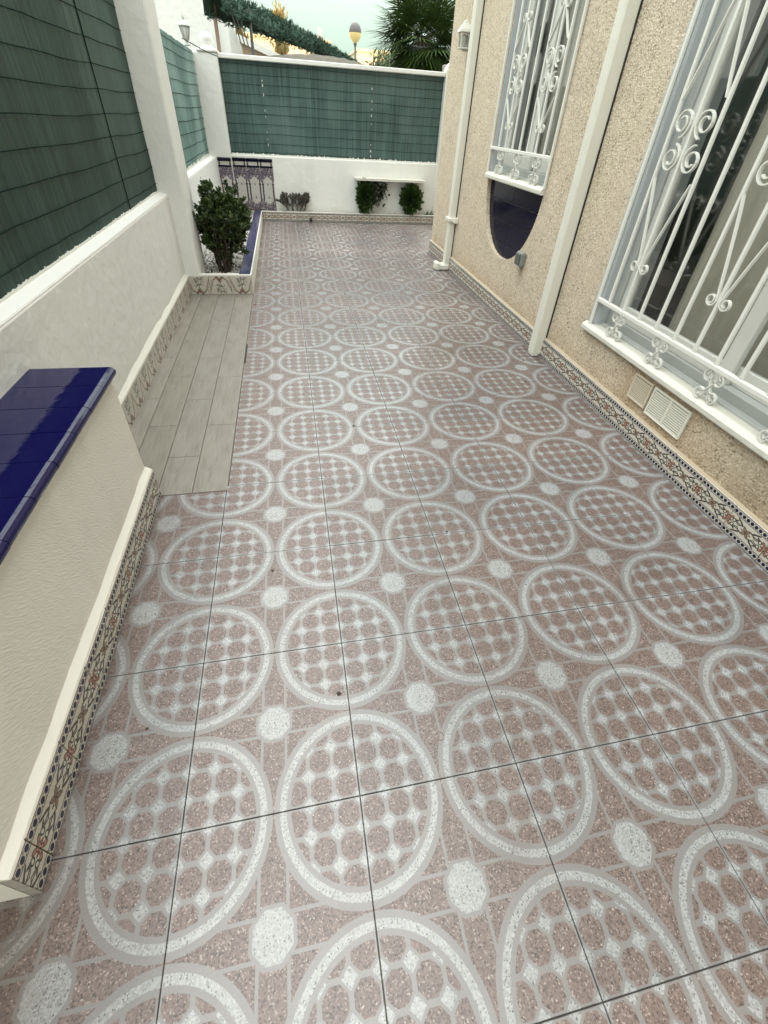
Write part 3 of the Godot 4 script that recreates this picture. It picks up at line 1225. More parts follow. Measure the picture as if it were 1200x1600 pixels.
func build_left_wall() -> void:
	var h := thing("boundary_wall", Vector3(-2.6, 0, -6), "low cream rendered wall on the left with a tall pillar beside the planter", "wall")
	var f := noise(FastNoiseLite.TYPE_SIMPLEX_SMOOTH, 0.6, 15, 3)
	var b := MB.new()
	b.box(-2.75, -2.285, 0, 1.80, -9.46, 7)
	face_grid(b, Vector3(-2.28, 0, -9.45), Vector3(0, 0, 16.45), Vector3(0, 1.775, 0), 120, 14, 0.02, f)

	# sloping ledge with a rounded nose
	b.quad(Vector3(-2.28, 1.775, 7), Vector3(-2.28, 1.775, -9.45), Vector3(-2.292, 1.808, -9.45), Vector3(-2.292, 1.808, 7))
	b.quad(Vector3(-2.292, 1.808, 7), Vector3(-2.292, 1.808, -9.45), Vector3(-2.46, 1.845, -9.45), Vector3(-2.46, 1.845, 7))
	part(b, "wall", M.render, h)
	b = MB.new()
	b.bevel_box(-2.85, -2.0, 0.02, 5.6, -10.32, -9.452, 0.025)
	part(b, "pillar", M.render, h)
	b = MB.new()
	b.box(-2.75, -2.285, 0, 1.80, -18.0, -10.32)
	face_grid(b, Vector3(-2.28, 0, -18.0), Vector3(0, 0, 7.68), Vector3(0, 1.775, 0), 50, 14, 0.02, f)
	b.quad(Vector3(-2.28, 1.775, -10.32), Vector3(-2.28, 1.775, -18), Vector3(-2.46, 1.85, -18), Vector3(-2.46, 1.85, -10.32))
	part(b, "wall", M.render, h)
	b = MB.new()
	b.bevel_box(-2.60, -2.51, 4.30, 4.36, -18.0, -10.33, 0.01)
	part(b, "cap", M.render, h)
	paint_edge(Vector3(-2.425, 1.85, -9.44), Vector3(0, 0, 1), Vector3(0, 1, 0), 10.0, 0.026, Vector3(1, 0, 0), h)
	paint_edge(Vector3(-2.425, 1.85, -17.9), Vector3(0, 0, 1), Vector3(0, 1, 0), 7.5, 0.09, Vector3(1, 0, 0), h)
	# flowered skirting tiles and the plaster fillet on them
	var L := 0.44
	var z := -9.45
	var k := 0
	while z < -2.95:
		var sb := MB.new()
		var l := minf(L, -2.94 - z)
		sb.slab(Vector3(-2.235, 0.004, z + l - 0.003), Vector3(0, 0, -l + 0.006), Vector3(0, 0.335, 0), 0.04, 0.003, Vector2(1.0 - l / L, 1), Vector2(1, 0))
		part(sb, "skirting_tile", M.flower, h)
		z += L
		k += 1
	b = MB.new()
	b.prism(PackedVector2Array([Vector2(-2.285, 0.341), Vector2(-2.232, 0.341), Vector2(-2.236, 0.362), Vector2(-2.285, 0.43)]), Vector3(0, 0, -9.45), Vector3(1, 0, 0), Vector3(0, 1, 0), Vector3(0, 0, 6.52))
	part(b, "skirting_fillet", M.fillet, h)


func build_back_wall() -> void:
	var h := thing("boundary_wall", Vector3(1.7, 0, -18.3), "cream back wall carrying the framed green screen across the patio end", "wall")
	var f := noise(FastNoiseLite.TYPE_SIMPLEX_SMOOTH, 0.6, 25, 3)
	var b := MB.new()
	b.box(-2.75, 5.9, 0, 1.84, -18.6, -18.105)
	face_grid(b, Vector3(-2.28, 0, -18.1), Vector3(8.2, 0, 0), Vector3(0, 1.85, 0), 60, 14, 0.02, f)
	b.quad(Vector3(-2.28, 1.85, -18.1), Vector3(5.92, 1.85, -18.1), Vector3(5.92, 1.89, -18.28), Vector3(-2.28, 1.89, -18.28))
	part(b, "wall", M.render, h)
	b = MB.new()
	b.bevel_box(-1.79, 5.36, 4.235, 4.345, -18.42, -18.08, 0.015)
	part(b, "cap", M.render, h)
	b = MB.new()
	b.bevel_box(-2.62, -1.79, 0.3, 4.33, -18.45, -17.92, 0.03)
	var pil := part(b, "pillar", M.render, h)
	b = MB.new()
	var o := Vector3(-2.06, 4.33, -18.19)
	b.bevel_box(-2.36, -1.76, 4.33, 4.40, -18.5, -17.88, 0.02)
	b.lathe(o, [[0.2, 0.07], [0.2, 0.11], [0.14, 0.14], [0.10, 0.18], [0.11, 0.2], [0.17, 0.25], [0.19, 0.31], [0.17, 0.37], [0.11, 0.42], [0.07, 0.44], [0.0, 0.45]], 20)
	part(b, "finial", M.render, pil)
	b = MB.new()
	b.bevel_box(5.36, 5.62, 0.0, 4.42, -18.4, -18.02, 0.02)
	b.prism(PackedVector2Array([Vector2(5.36, 4.42), Vector2(5.62, 4.42), Vector2(5.62, 4.75), Vector2(5.55, 4.62), Vector2(5.45, 4.55)]), Vector3(0, 0, -18.38), Vector3(1, 0, 0), Vector3(0, 1, 0), Vector3(0, 0, 0.32))
	part(b, "pillar", M.white, h)
	paint_edge(Vector3(-1.75, 1.9, -18.22), Vector3(1, 0, 0), Vector3(0, 1, 0), 7.1, 0.06, Vector3(0, 0, 1), h)
	# tile mural in the corner: trim, arches, columns, foot
	for col in 4:
		var x0: float = [-2.24, -1.785, -1.345, -0.905][col]
		var w: float = [0.44, 0.436, 0.436, 0.436][col]
		var zf: float = -17.895 if col == 0 else -18.075
		var rows := [[1.09, 1.53, 0], [0.65, 1.087, 1], [0.28, 0.647, 2]]
		for r in rows:
			b = MB.new()
			b.slab(Vector3(x0, r[0], zf), Vector3(w, 0, 0), Vector3(0, r[1] - r[0], 0), 0.03, 0.003, Vector2(0, 1), Vector2(1, 0))
			part(b, "mural_tile", M["mural%d" % r[2]], h)
		b = MB.new()
		b.slab(Vector3(x0, 1.59, zf), Vector3(w, 0, 0), Vector3(0, 0.105, 0), 0.03, 0.003, Vector2(0, 0.62), Vector2(1, 0.4))
		part(b, "mural_tile", M.mural1, h)
		for yy in [[1.535, 1.588, 0.008], [1.698, 1.80, 0.02]]:
			b = MB.new()
			b.bevel_box(x0, x0 + w, yy[0], yy[1], zf - 0.03, zf + yy[2], 0.02)
			part(b, "trim_tile", M.navy_dark, h)


func screen_panel(called: String, a: Vector3, b2: Vector3, y0: float, y1: float, nn: Vector3, base: Color, label: String, wires: Array, sd: int) -> Node3D:
	var h := thing(called, (a + b2) / 2 + Vector3(0, y0, 0), label, "screen")
	var d := (b2 - a)
	var length := d.length()
	d = d / length
	var rg := RandomNumberGenerator.new()
	rg.seed = sd
	var f := noise(FastNoiseLite.TYPE_SIMPLEX_SMOOTH, 0.5, sd, 3)
	var fs := noise(FastNoiseLite.TYPE_SIMPLEX_SMOOTH, 3.0, sd + 1, 2)
	var b := MB.new()
	var t := 0.0
	var rows := 16
	while t < length:
		var w := rg.randf_range(0.026, 0.034)
		var bulge := rg.randf_range(0.008, 0.013)
		var off := 0.012 * f.get_noise_1d(t * 1.5) + rg.randf_range(-0.002, 0.002)
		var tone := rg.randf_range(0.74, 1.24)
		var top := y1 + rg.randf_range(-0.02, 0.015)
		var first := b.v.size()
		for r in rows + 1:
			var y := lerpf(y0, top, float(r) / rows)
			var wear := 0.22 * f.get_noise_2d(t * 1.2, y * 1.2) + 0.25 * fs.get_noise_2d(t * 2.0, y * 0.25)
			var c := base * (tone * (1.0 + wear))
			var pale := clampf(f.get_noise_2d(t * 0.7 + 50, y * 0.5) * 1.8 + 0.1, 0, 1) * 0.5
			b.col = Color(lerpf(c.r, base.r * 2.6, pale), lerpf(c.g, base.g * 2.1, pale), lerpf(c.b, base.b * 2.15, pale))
			var wave := off + 0.012 * f.get_noise_2d(t * 0.8, y * 2.0 + 30)
			for q in 3:
				var p := a + d * (t + w * q * 0.5) + nn * ((bulge if q == 1 else 0.0) + wave) + Vector3(0, y, 0)
				b.vert(p, (nn + d * (q - 1) * 0.75).normalized())
		for r in rows:
			for q in 2:
				var k := first + r * 3 + q
				b.i.append_array([k, k + 4, k + 1, k, k + 3, k + 4])
		t += w * 1.0
	stuff(part(b, "canes", M.cane, h))
	b = MB.new()
	b.quad(a - nn * 0.03 + Vector3(0, y0, 0), b2 - nn * 0.03 + Vector3(0, y0, 0), b2 - nn * 0.03 + Vector3(0, y1 - 0.03, 0), a - nn * 0.03 + Vector3(0, y1 - 0.03, 0))
	b.quad(b2 - nn * 0.034 + Vector3(0, y0, 0), a - nn * 0.034 + Vector3(0, y0, 0), a - nn * 0.034 + Vector3(0, y1 - 0.03, 0), b2 - nn * 0.034 + Vector3(0, y1 - 0.03, 0))
	part(b, "added_backing", M.backing, h)  # sheet added behind the canes to block sky light through slivers
	for yw in wires:
		b = MB.new()
		var pts := []
		var n := int(length / 0.35) + 2
		for k in n + 1:
			var tt := length * k / n
			pts.append(a + d * tt + nn * 0.02 + Vector3(0, yw + 0.05 * f.get_noise_2d(tt * 0.35, yw * 0.3) + 0.012 * fs.get_noise_1d(tt + yw * 7), 0))
		b.tube(pts, 0.0045, 5)
		part(b, "wire", M.wire, h)
	return h


func build_screens() -> void:
	var near_w := [1.98, 2.23, 2.48, 2.73, 2.98, 3.23, 3.47, 3.72, 3.96, 4.2, 4.45, 4.7, 4.95]
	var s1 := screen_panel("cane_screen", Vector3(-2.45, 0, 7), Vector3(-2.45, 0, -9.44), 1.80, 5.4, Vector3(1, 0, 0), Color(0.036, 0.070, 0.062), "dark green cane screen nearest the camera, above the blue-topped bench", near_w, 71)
	var b := MB.new()
	b.bevel_box(-2.432, -2.42, 1.86, 5.3, -7.415, -7.395, 0.003)
	part(b, "seam", M.wire, s1)
	screen_panel("cane_screen", Vector3(-2.47, 0, -10.33), Vector3(-2.47, 0, -17.92), 1.80, 4.32, Vector3(1, 0, 0), Color(0.14, 0.225, 0.21), "blue-green cane screen, sky sheen in its colour, between the two left-hand pillars", [2.0, 2.26, 2.52, 2.77, 3.03, 3.29, 3.54, 3.8, 4.05, 4.24], 81)  # paler cane colour carries the grazing sky sheen
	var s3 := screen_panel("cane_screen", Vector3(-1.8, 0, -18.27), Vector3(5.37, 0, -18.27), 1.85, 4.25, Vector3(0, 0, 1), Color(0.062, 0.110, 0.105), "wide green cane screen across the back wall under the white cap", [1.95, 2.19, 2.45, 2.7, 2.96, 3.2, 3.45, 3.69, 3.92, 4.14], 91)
	for x in [-0.55, 2.95]:                       # columns of pale ties where rolls meet
		b = MB.new()
		for k in 12:
			var yy := 1.95 + k * 0.185 + rng.randf_range(-0.03, 0.03)
			if rng.randf() < 0.75:
				b.bevel_box(x - 0.02 + rng.randf_range(-0.01, 0.01), x + 0.012, yy, yy + rng.randf_range(0.03, 0.075), -18.25, -18.237, 0.003)
		stuff(part(b, "tie", M.frost, s3))


func build_bench() -> void:
	var h := thing("garden_bench", Vector3(-1.97, 0, -1.4), "cream rendered masonry bench with glossy cobalt tile top at left", "bench")
	var f := noise(FastNoiseLite.TYPE_SIMPLEX_SMOOTH, 0.8, 35, 3)
	var b := MB.new()
	b.box(-2.279, -1.705, 0, 1.33, -2.915, 0.125)
	face_grid(b, Vector3(-1.70, 0, 0.13), Vector3(0, 0, -3.05), Vector3(0, 1.335, 0), 40, 18, 0.012, f)
	face_grid(b, Vector3(-1.70, 0, -2.92), Vector3(-0.58, 0, 0), Vector3(0, 1.335, 0), 8, 18, 0.0, f)
	face_grid(b, Vector3(-2.28, 0, 0.13), Vector3(0.58, 0, 0), Vector3(0, 1.335, 0), 8, 18, 0.0, f)
	part(b, "body", M.bench_render, h)
	# bull-nosed glazed tiles
	var z := -2.945
	var L := 0.325
	while z < 0.1:
		b = MB.new()
		var rx := 0.045
		var prof := PackedVector2Array([Vector2(-2.30, 1.335), Vector2(-1.695, 1.335), Vector2(-1.672, 1.342), Vector2(-1.657, 1.358), Vector2(-1.652, 1.378), Vector2(-1.658, 1.398), Vector2(-1.674, 1.412), Vector2(-1.695, 1.418), Vector2(-2.30, 1.421)])
		var z1 := minf(z + L, 0.15)
		b.prism(prof, Vector3(0, 0, z + 0.003), Vector3(1, 0, 0), Vector3(0, 1, 0), Vector3(0, 0, z1 - z - 0.006))
		var o := part(b, "bench_tile", M.navy, h)
		o.rotation.z = rng.randf_range(-0.002, 0.002)
		z += L
	b = MB.new()
	b.box(-2.29, -1.69, 1.337, 1.41, -2.93, 0.14)
	part(b, "tile_bed", M.fillet, h)
	# white scrape of paint at the back of the seat
	paint_edge(Vector3(-2.283, 1.425, -2.9), Vector3(0, 0, 1), Vector3(0, 1, 0), 2.0, 0.04, Vector3(1, 0, 0), h)
	z = -2.94
	L = 0.44
	var first := true
	while z < 0.12:
		var l := 0.28 if first else minf(L, 0.13 - z)
		first = false
		b = MB.new()
		b.slab(Vector3(-1.64, 0.004, z + l - 0.003), Vector3(0, 0, -l + 0.006), Vector3(0, 0.328, 0), 0.05, 0.004, Vector2(0 if l >= L else 1.0 - l / L, 1), Vector2(1, 0))
		var o := part(b, "skirting_tile", M.border, h)
		o.position.x += rng.randf_range(-0.0012, 0.0012)
		z += l
	b = MB.new()
	b.slab(Vector3(-1.69, 0.004, 0.131), Vector3(0.05, 0, 0), Vector3(0, 0.328, 0), 0.003, 0.001)
	part(b, "tile_end", M.stone, h)
	b = MB.new()
	b.prism(PackedVector2Array([Vector2(-1.71, 0.333), Vector2(-1.645, 0.333), Vector2(-1.65, 0.343), Vector2(-1.71, 0.38)]), Vector3(0, 0, -2.94), Vector3(1, 0, 0), Vector3(0, 1, 0), Vector3(0, 0, 3.07))
	part(b, "skirting_fillet", M.fillet, h)


func build_planter() -> void:
	var h := thing("planter_kerb", Vector3(-1, 0, -13), "low L-shaped planter kerb faced with printed tiles and blue ledge", "planter")
	var b := MB.new()
	b.prism(PackedVector2Array([Vector2(9.48, 0.0), Vector2(9.48, 0.335), Vector2(17.78, 0.248), Vector2(17.78, 0)]), Vector3(-1.235, 0, 0), Vector3(0, 0, -1), Vector3(0, 1, 0), Vector3(0.24, 0, 0))
	b.box(-2.28, -1.236, 0, 0.372, -9.66, -9.485)
	b.box(-0.994, 5.4, 0, 0.285, -17.95, -17.785)
	part(b, "kerb", M.fillet, h)
	# white rims
	b = MB.new()
	b.prism(PackedVector2Array([Vector2(9.455, 0.373), Vector2(9.455, 0.392), Vector2(17.76, 0.302), Vector2(17.76, 0.283)]), Vector3(-1.0, 0, 0), Vector3(0, 0, -1), Vector3(0, 1, 0), Vector3(0.028, 0, 0))
	b.box(-2.2, -1.001, 0.373, 0.391, -9.51, -9.455)
	b.box(-0.971, 5.4, 0.286, 0.302, -17.82, -17.755)
	part(b, "rim", M.white, h)
	b = MB.new()
	b.prism(PackedVector2Array([Vector2(9.49, 0.003), Vector2(9.49, 0.37), Vector2(17.74, 0.282), Vector2(17.74, 0.003)]), Vector3(-0.993, 0, 0), Vector3(0, 0, -1), Vector3(0, 1, 0), Vector3(0.012, 0, 0))
	part(b, "side_facing", M.pipe, h)
	# front: three flowered tiles, every second one upside down
	var xs := [-2.24, -1.845, -1.415, -0.982]
	for k in 3:
		b = MB.new()
		var fl := k == 1
		b.slab(Vector3(xs[k] + 0.003, 0.004, -9.45), Vector3(xs[k + 1] - xs[k] - 0.006, 0, 0), Vector3(0, 0.366, 0), 0.03, 0.004, Vector2(0.08 if k == 0 else 0.0, 0.0 if fl else 1.0), Vector2(1, 1.0 if fl else 0.0))
		part(b, "kerb_tile", M.flower, h)
	# back kerb: border tiles
	var x := -0.975
	while x < 5.35:
		b = MB.new()
		b.slab(Vector3(x + 0.003, 0.004, -17.755), Vector3(0.434, 0, 0), Vector3(0, 0.28, 0), 0.03, 0.003, Vector2(0, 1), Vector2(1, 0))
		part(b, "kerb_tile", M.border, h)
		x += 0.44
	# blue glazed ledge
	var z := -9.68
	while z > -17.7:
		b = MB.new()
		var y0 := 0.366 - (-9.48 - z) * 0.0105
		var y1 := 0.366 - (-9.48 - z + 0.44) * 0.0105
		b.slab(Vector3(-1.24, y0, z - 0.003), Vector3(0.236, 0, 0), Vector3(0, y1 - y0, -0.434), 0.03, 0.004)
		part(b, "ledge_tile", M.ledge_blue, h)
		z -= 0.44
	# fill: soil and white gravel, a bed behind the back kerb too
	b = MB.new()
	b.box(-2.28, -1.24, 0, 0.19, -17.9, -9.66)
	b.box(-1.24, 5.4, 0, 0.2, -18.1, -17.95)
	tag(part(b, "planter_soil", M.soil), "", "", "", "structure")
	var peb := MB.new()
	peb.ball(Vector3.ZERO, Vector3(1, 0.7, 0.85), 4, 6, 0.12, rng)
	var pm := peb.mesh(Vector3.ZERO, U)
	var xf := []
	var cs := []
	for k in 2600:
		var p := Vector3(rng.randf_range(-2.26, -1.26), 0.195, rng.randf_range(-17.6, -9.7))
		var s := rng.randf_range(0.018, 0.042)
		xf.append(Transform3D(Basis.from_euler(Vector3(rng.randf() * 6, rng.randf() * 6, rng.randf() * 6)).scaled(Vector3.ONE * s), p + Vector3(0, rng.randf_range(0, 0.03), 0)))
		var g := rng.randf_range(0.38, 0.72)
		cs.append(Color(g, g * 0.97, g * 0.92))
	many(pm, xf, cs, "gravel", M.pebble, self)
	for k in 3:
		var p: Vector3 = [Vector3(-1.47, 0.25, -9.95), Vector3(-1.62, 0.235, -9.85), Vector3(-2.02, 0.235, -9.9)][k]
		b = MB.new()
		b.ball(p, Vector3(0.085, 0.06, 0.07) * [1.1, 0.8, 0.9][k], 7, 10, 0.06, rng)
		tag(part(b, "stone", M.stone), ["largest rounded grey stone beside the jade bush's stem", "small grey stone in front of the jade bush's stem", "grey stone at the planter's left front corner"][k], "stone", "stones in the planter")


func spiral(c: Vector2, R: float, a0: float, turns: float, r_in: float) -> Array:    # (z, y) plane
	var out := []
	var n := int(absf(turns) * 16)
	for k in n + 1:
		var t := float(k) / n
		var r := lerpf(R, r_in, pow(t, 0.8))
		var a := a0 + turns * TAU * t
		out.append(c + Vector2(cos(a), sin(a)) * r)
	return out


func flat(pts: Array, x: float) -> Array:
	var out := []
	for p in pts:
		out.append(Vector3(x, p.y, p.x))
	return out


func make_grille(w: Array, label: String, z_first: float, n: int, y_rail: float, motifs: Array, y_low: float, y_mid: float, y_up: float, foot: Array) -> void:
	var x := FX - 0.035
	var h := thing("window_grille", Vector3(x, w[2], (w[0] + w[1]) / 2), label, "window grille")
	var N := Vector3(1, 0, 0)
	var step := 0.32
	var r := 0.0185
	var z_l: float = w[0] - 0.05
	var z_r: float = w[1] + 0.05
	var b := MB.new()
	b.bevel_box(x - r, x + r, w[2] - 0.02, w[3] - 0.1, z_l, z_l + 2 * r, 0.006)
	part(b, "stile", M.iron, h)
	b = MB.new()
	b.bevel_box(x - r, x + r, w[2] - 0.02, w[3] - 0.1, z_r - 2 * r, z_r, 0.006)
	part(b, "stile", M.iron, h)
	for y in [y_rail, w[3] - 0.35]:
		b = MB.new()
		b.bevel_box(x - 0.028, x + 0.026, y - 0.027, y + 0.027, z_l + 2 * r + 0.001, z_r - 2 * r - 0.001, 0.007)
		part(b, "rail", M.iron, h)
	for k in n:
		b = MB.new()
		var z := z_first + step * k
		b.bevel_box(x - r, x + r, y_rail + 0.0265, w[3] - 0.376, z - r, z + r, 0.006)
		part(b, "bar", M.iron, h)
	for k in motifs:
		var z: float = z_first + step * k
		for s in [-1, 1]:
			var cz: float = z + s * step * 0.5
			var R := 0.134
			for v in [1, -1]:
				b = MB.new()
				var pts := spiral(Vector2(cz, y_mid + v * 0.155), R, -PI / 2 * v - 0.15 * s * v, -s * v * 1.62, 0.045)
				b.strip(flat(pts, x - 0.008), N, 0.0062, 0.018)
				part(b, "scroll", M.iron, h)
				# diagonal running from the outer bar to the small scroll on the middle bar
				var yj := y_low if v < 0 else y_up
				b = MB.new()
				var q := []
				var za: float = z + s * (step - r - 0.008)
				var ya := lerpf(y_mid - 0.3 * (1 if v < 0 else -1), yj, 0.05)
				for m in 9:
					var t := m / 8.0
					q.append(Vector2(lerpf(za, z + s * (r + 0.008), pow(t, 0.92)), lerpf(ya, yj, t)))
				var Rs := 0.066
				var ctr := Vector2(z + s * (r + 0.008 + Rs), yj - 0.0 * v)
				var sp := spiral(ctr, Rs, PI if s > 0 else 0.0, -s * -1.25 * (1 if v < 0 else -1), 0.03)
				q.append_array(sp.slice(1))
				b.strip(flat(q, x - 0.008), N, 0.0062, 0.017)
				part(b, "diagonal_scroll", M.iron, h)
	for z in foot:
		var yc: float = (w[2] - 0.0 + y_rail - 0.027) / 2
		var hh: float = (y_rail - 0.027 - w[2]) / 2
		for s in [-1, 1]:
			b = MB.new()
			var R := hh * 0.44
			var top := spiral(Vector2(z + s * R * 0.98, yc + hh - R), R, PI / 2, -s * 1.15, R * 0.35)
			top.reverse()
			var bot := spiral(Vector2(z - s * R * 0.98, yc - hh + R), R, -PI / 2, -s * 1.15, R * 0.35)
			# S-shape: spiral, bend through the middle, spiral
			var link := []
			for m in 5:
				var t := (m + 1) / 6.0
				link.append(Vector2(lerpf(top[-1].x, bot[0].x, t * t * (3 - 2 * t)), lerpf(top[-1].y, bot[0].y, t)))
			b.strip(flat(top + link + bot, x - 0.006 * s), N, 0.0062, 0.017)
			part(b, "foot_scroll", M.iron, h)


func build_grilles() -> void:
	make_grille(W1, "white scrolled iron grille over the near window, cut by the photo's edge", -4.58, 14, 1.33, [1, 5, 9], 1.88, 3.1, 4.32, [-4.28, -3.45, -2.6, -1.75])
	make_grille(W2, "white scrolled iron grille over the window above the blue niche", -9.31, 7, 2.76, [1, 5], 3.12, 3.82, 4.52, [-9.15, -8.36, -7.58])


func trunk_pipe(label: String, x0: float, x1: float, z0: float, z1: float, y0: float) -> Node3D:
	var h := thing("downpipe", Vector3((x0 + x1) / 2, y0, (z0 + z1) / 2), label, "downpipe")
	var b := MB.new()
	b.bevel_box(x0, x1, y0, 12.9, z0, z1, 0.018)
	part(b, "pipe", M.pipe, h)
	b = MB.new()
	b.box(FX - 0.02, FX - 0.001, y0 + 0.02, 12.8, z1 + 0.0005, z1 + 0.014)  # dark strip painted in for the shadow where pipe meets wall
	part(b, "joint_shadow", M.gap, h)
	return h


func build_house_fittings() -> void:
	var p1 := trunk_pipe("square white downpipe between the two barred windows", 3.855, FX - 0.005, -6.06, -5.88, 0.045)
	var b := MB.new()
	b.bevel_box(3.865, FX - 0.05, 0.004, 0.06, -6.055, -5.885, 0.02)
	part(b, "foot", M.pipe, p1)
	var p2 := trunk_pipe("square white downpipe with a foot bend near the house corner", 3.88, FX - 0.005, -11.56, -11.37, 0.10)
	b = MB.new()
	b.bevel_box(3.70, FX - 0.03, 0.01, 0.16, -11.60, -11.34, 0.03)
	b.bevel_box(3.64, 3.76, 0.01, 0.20, -11.61, -11.33, 0.025)
	part(b, "foot", M.pipe, p2)
	b = MB.new()
	b.bevel_box(3.84, FX + 0.0, 1.16, 1.24, -11.64, -11.30, 0.012)
	b.bevel_box(3.95, FX + 0.0, 1.14, 1.26, -11.30, -11.2, 0.01)
	part(b, "bracket", M.vent, p2)
	# ventilation grilles under the near sill
	for k in 2:
		var z0: float = [-3.63, -3.255][k]
		var z1: float = [-3.285, -2.64][k]
		var y0: float = [0.475, 0.445][k]
		var y1: float = 0.80
		var h := thing("vent_cover", Vector3(FX, y0, (z0 + z1) / 2), ["small ochre-stained square vent cover under the near sill", "wide white double vent cover under the near sill"][k], "vent", "vents under the near window")
		var m: Material = M.vent_dirty if k == 0 else M.vent
		b = MB.new()
		var xf := FX - 0.035
		b.bevel_box(xf, FX - 0.001, y0, y0 + 0.025, z0, z1, 0.006)
		b.bevel_box(xf, FX - 0.001, y1 - 0.025, y1, z0, z1, 0.006)
		b.bevel_box(xf + 0.001, FX - 0.001, y0 + 0.025, y1 - 0.025, z0, z0 + 0.03, 0.006)
		b.bevel_box(xf + 0.001, FX - 0.001, y0 + 0.025, y1 - 0.025, z1 - 0.03, z1, 0.006)
		if k == 1:
			b.bevel_box(xf + 0.001, FX - 0.001, y0 + 0.025, y1 - 0.025, (z0 + z1) / 2 - 0.016, (z0 + z1) / 2 + 0.016, 0.006)
		part(b, "frame", m, h)
		b = MB.new()
		b.box(FX - 0.006, FX - 0.002, y0 + 0.02, y1 - 0.02, z0 + 0.02, z1 - 0.02)
		part(b, "backing", M.gap, h)
		var spans := [[z0 + 0.03, z1 - 0.03]] if k == 0 else [[z0 + 0.03, (z0 + z1) / 2 - 0.016], [(z0 + z1) / 2 + 0.016, z1 - 0.03]]
		for s in spans:
			for q in 11:
				var yy := lerpf(y0 + 0.035, y1 - 0.05, q / 10.0)
				b = MB.new()
				b.prism(PackedVector2Array([Vector2(xf + 0.004, yy - 0.005), Vector2(xf + 0.004, yy + 0.003), Vector2(FX - 0.007, yy + 0.012), Vector2(FX - 0.007, yy + 0.005)]), Vector3(0, 0, s[0]), Vector3(1, 0, 0), Vector3(0, 1, 0), Vector3(0, 0, s[1] - s[0]))
				part(b, "slat", m, h)
	# weatherproof socket
	var so := thing("socket_box", Vector3(FX, 1.12, -7.36), "small grey weatherproof socket box beside the blue niche", "socket")
	b = MB.new()
	b.bevel_box(FX - 0.10, FX - 0.001, 1.12, 1.36, -7.47, -7.25, 0.02)
	part(b, "box", M.socket, so)
	b = MB.new()
	b.bevel_box(FX - 0.125, FX - 0.099, 1.14, 1.335, -7.455, -7.27, 0.012)
	part(b, "lid", M.socket_dark, so)
	# curtain behind the near window
	var cu := MB.new()
	var zc := -4.12
	var first := 0
	var n := 150
	for k in n + 1:
		var t := float(k) / n
		var z := lerpf(-4.36, -0.3, t)
		var ph := z * 11.0 + 1.2 * sin(z * 3.1)
		var x := 4.80 + 0.10 * sin(ph)
		var nn := Vector3(-1, 0, 1.1 * cos(ph)).normalized()
		for y in [0.35, 6.4]:
			cu.vert(Vector3(x, y, z), nn)
		if k > 0:
			var a := (k - 1) * 2
			cu.i.append_array([a, a + 1, a + 2, a + 2, a + 1, a + 3])
	tag(part(cu, "curtain", M.curtain), "grey-green sheer curtain hanging in folds behind the near window", "curtain")
	# slim curtain edge at the far window
	cu = MB.new()
	for k in 41:
		var z := lerpf(-9.6, -8.75, k / 40.0)
		var ph := z * 14.0
		for y in [1.0, 6.4]:
			cu.vert(Vector3(4.84 + 0.05 * sin(ph), y, z), Vector3(-1, 0, 0.6 * cos(ph)).normalized())
		if k > 0:
			var a := (k - 1) * 2
			cu.i.append_array([a, a + 1, a + 2, a + 2, a + 1, a + 3])
	tag(part(cu, "curtain", M.curtain), "curtain gathered at the left side behind the far window", "curtain")
	lantern_wall()


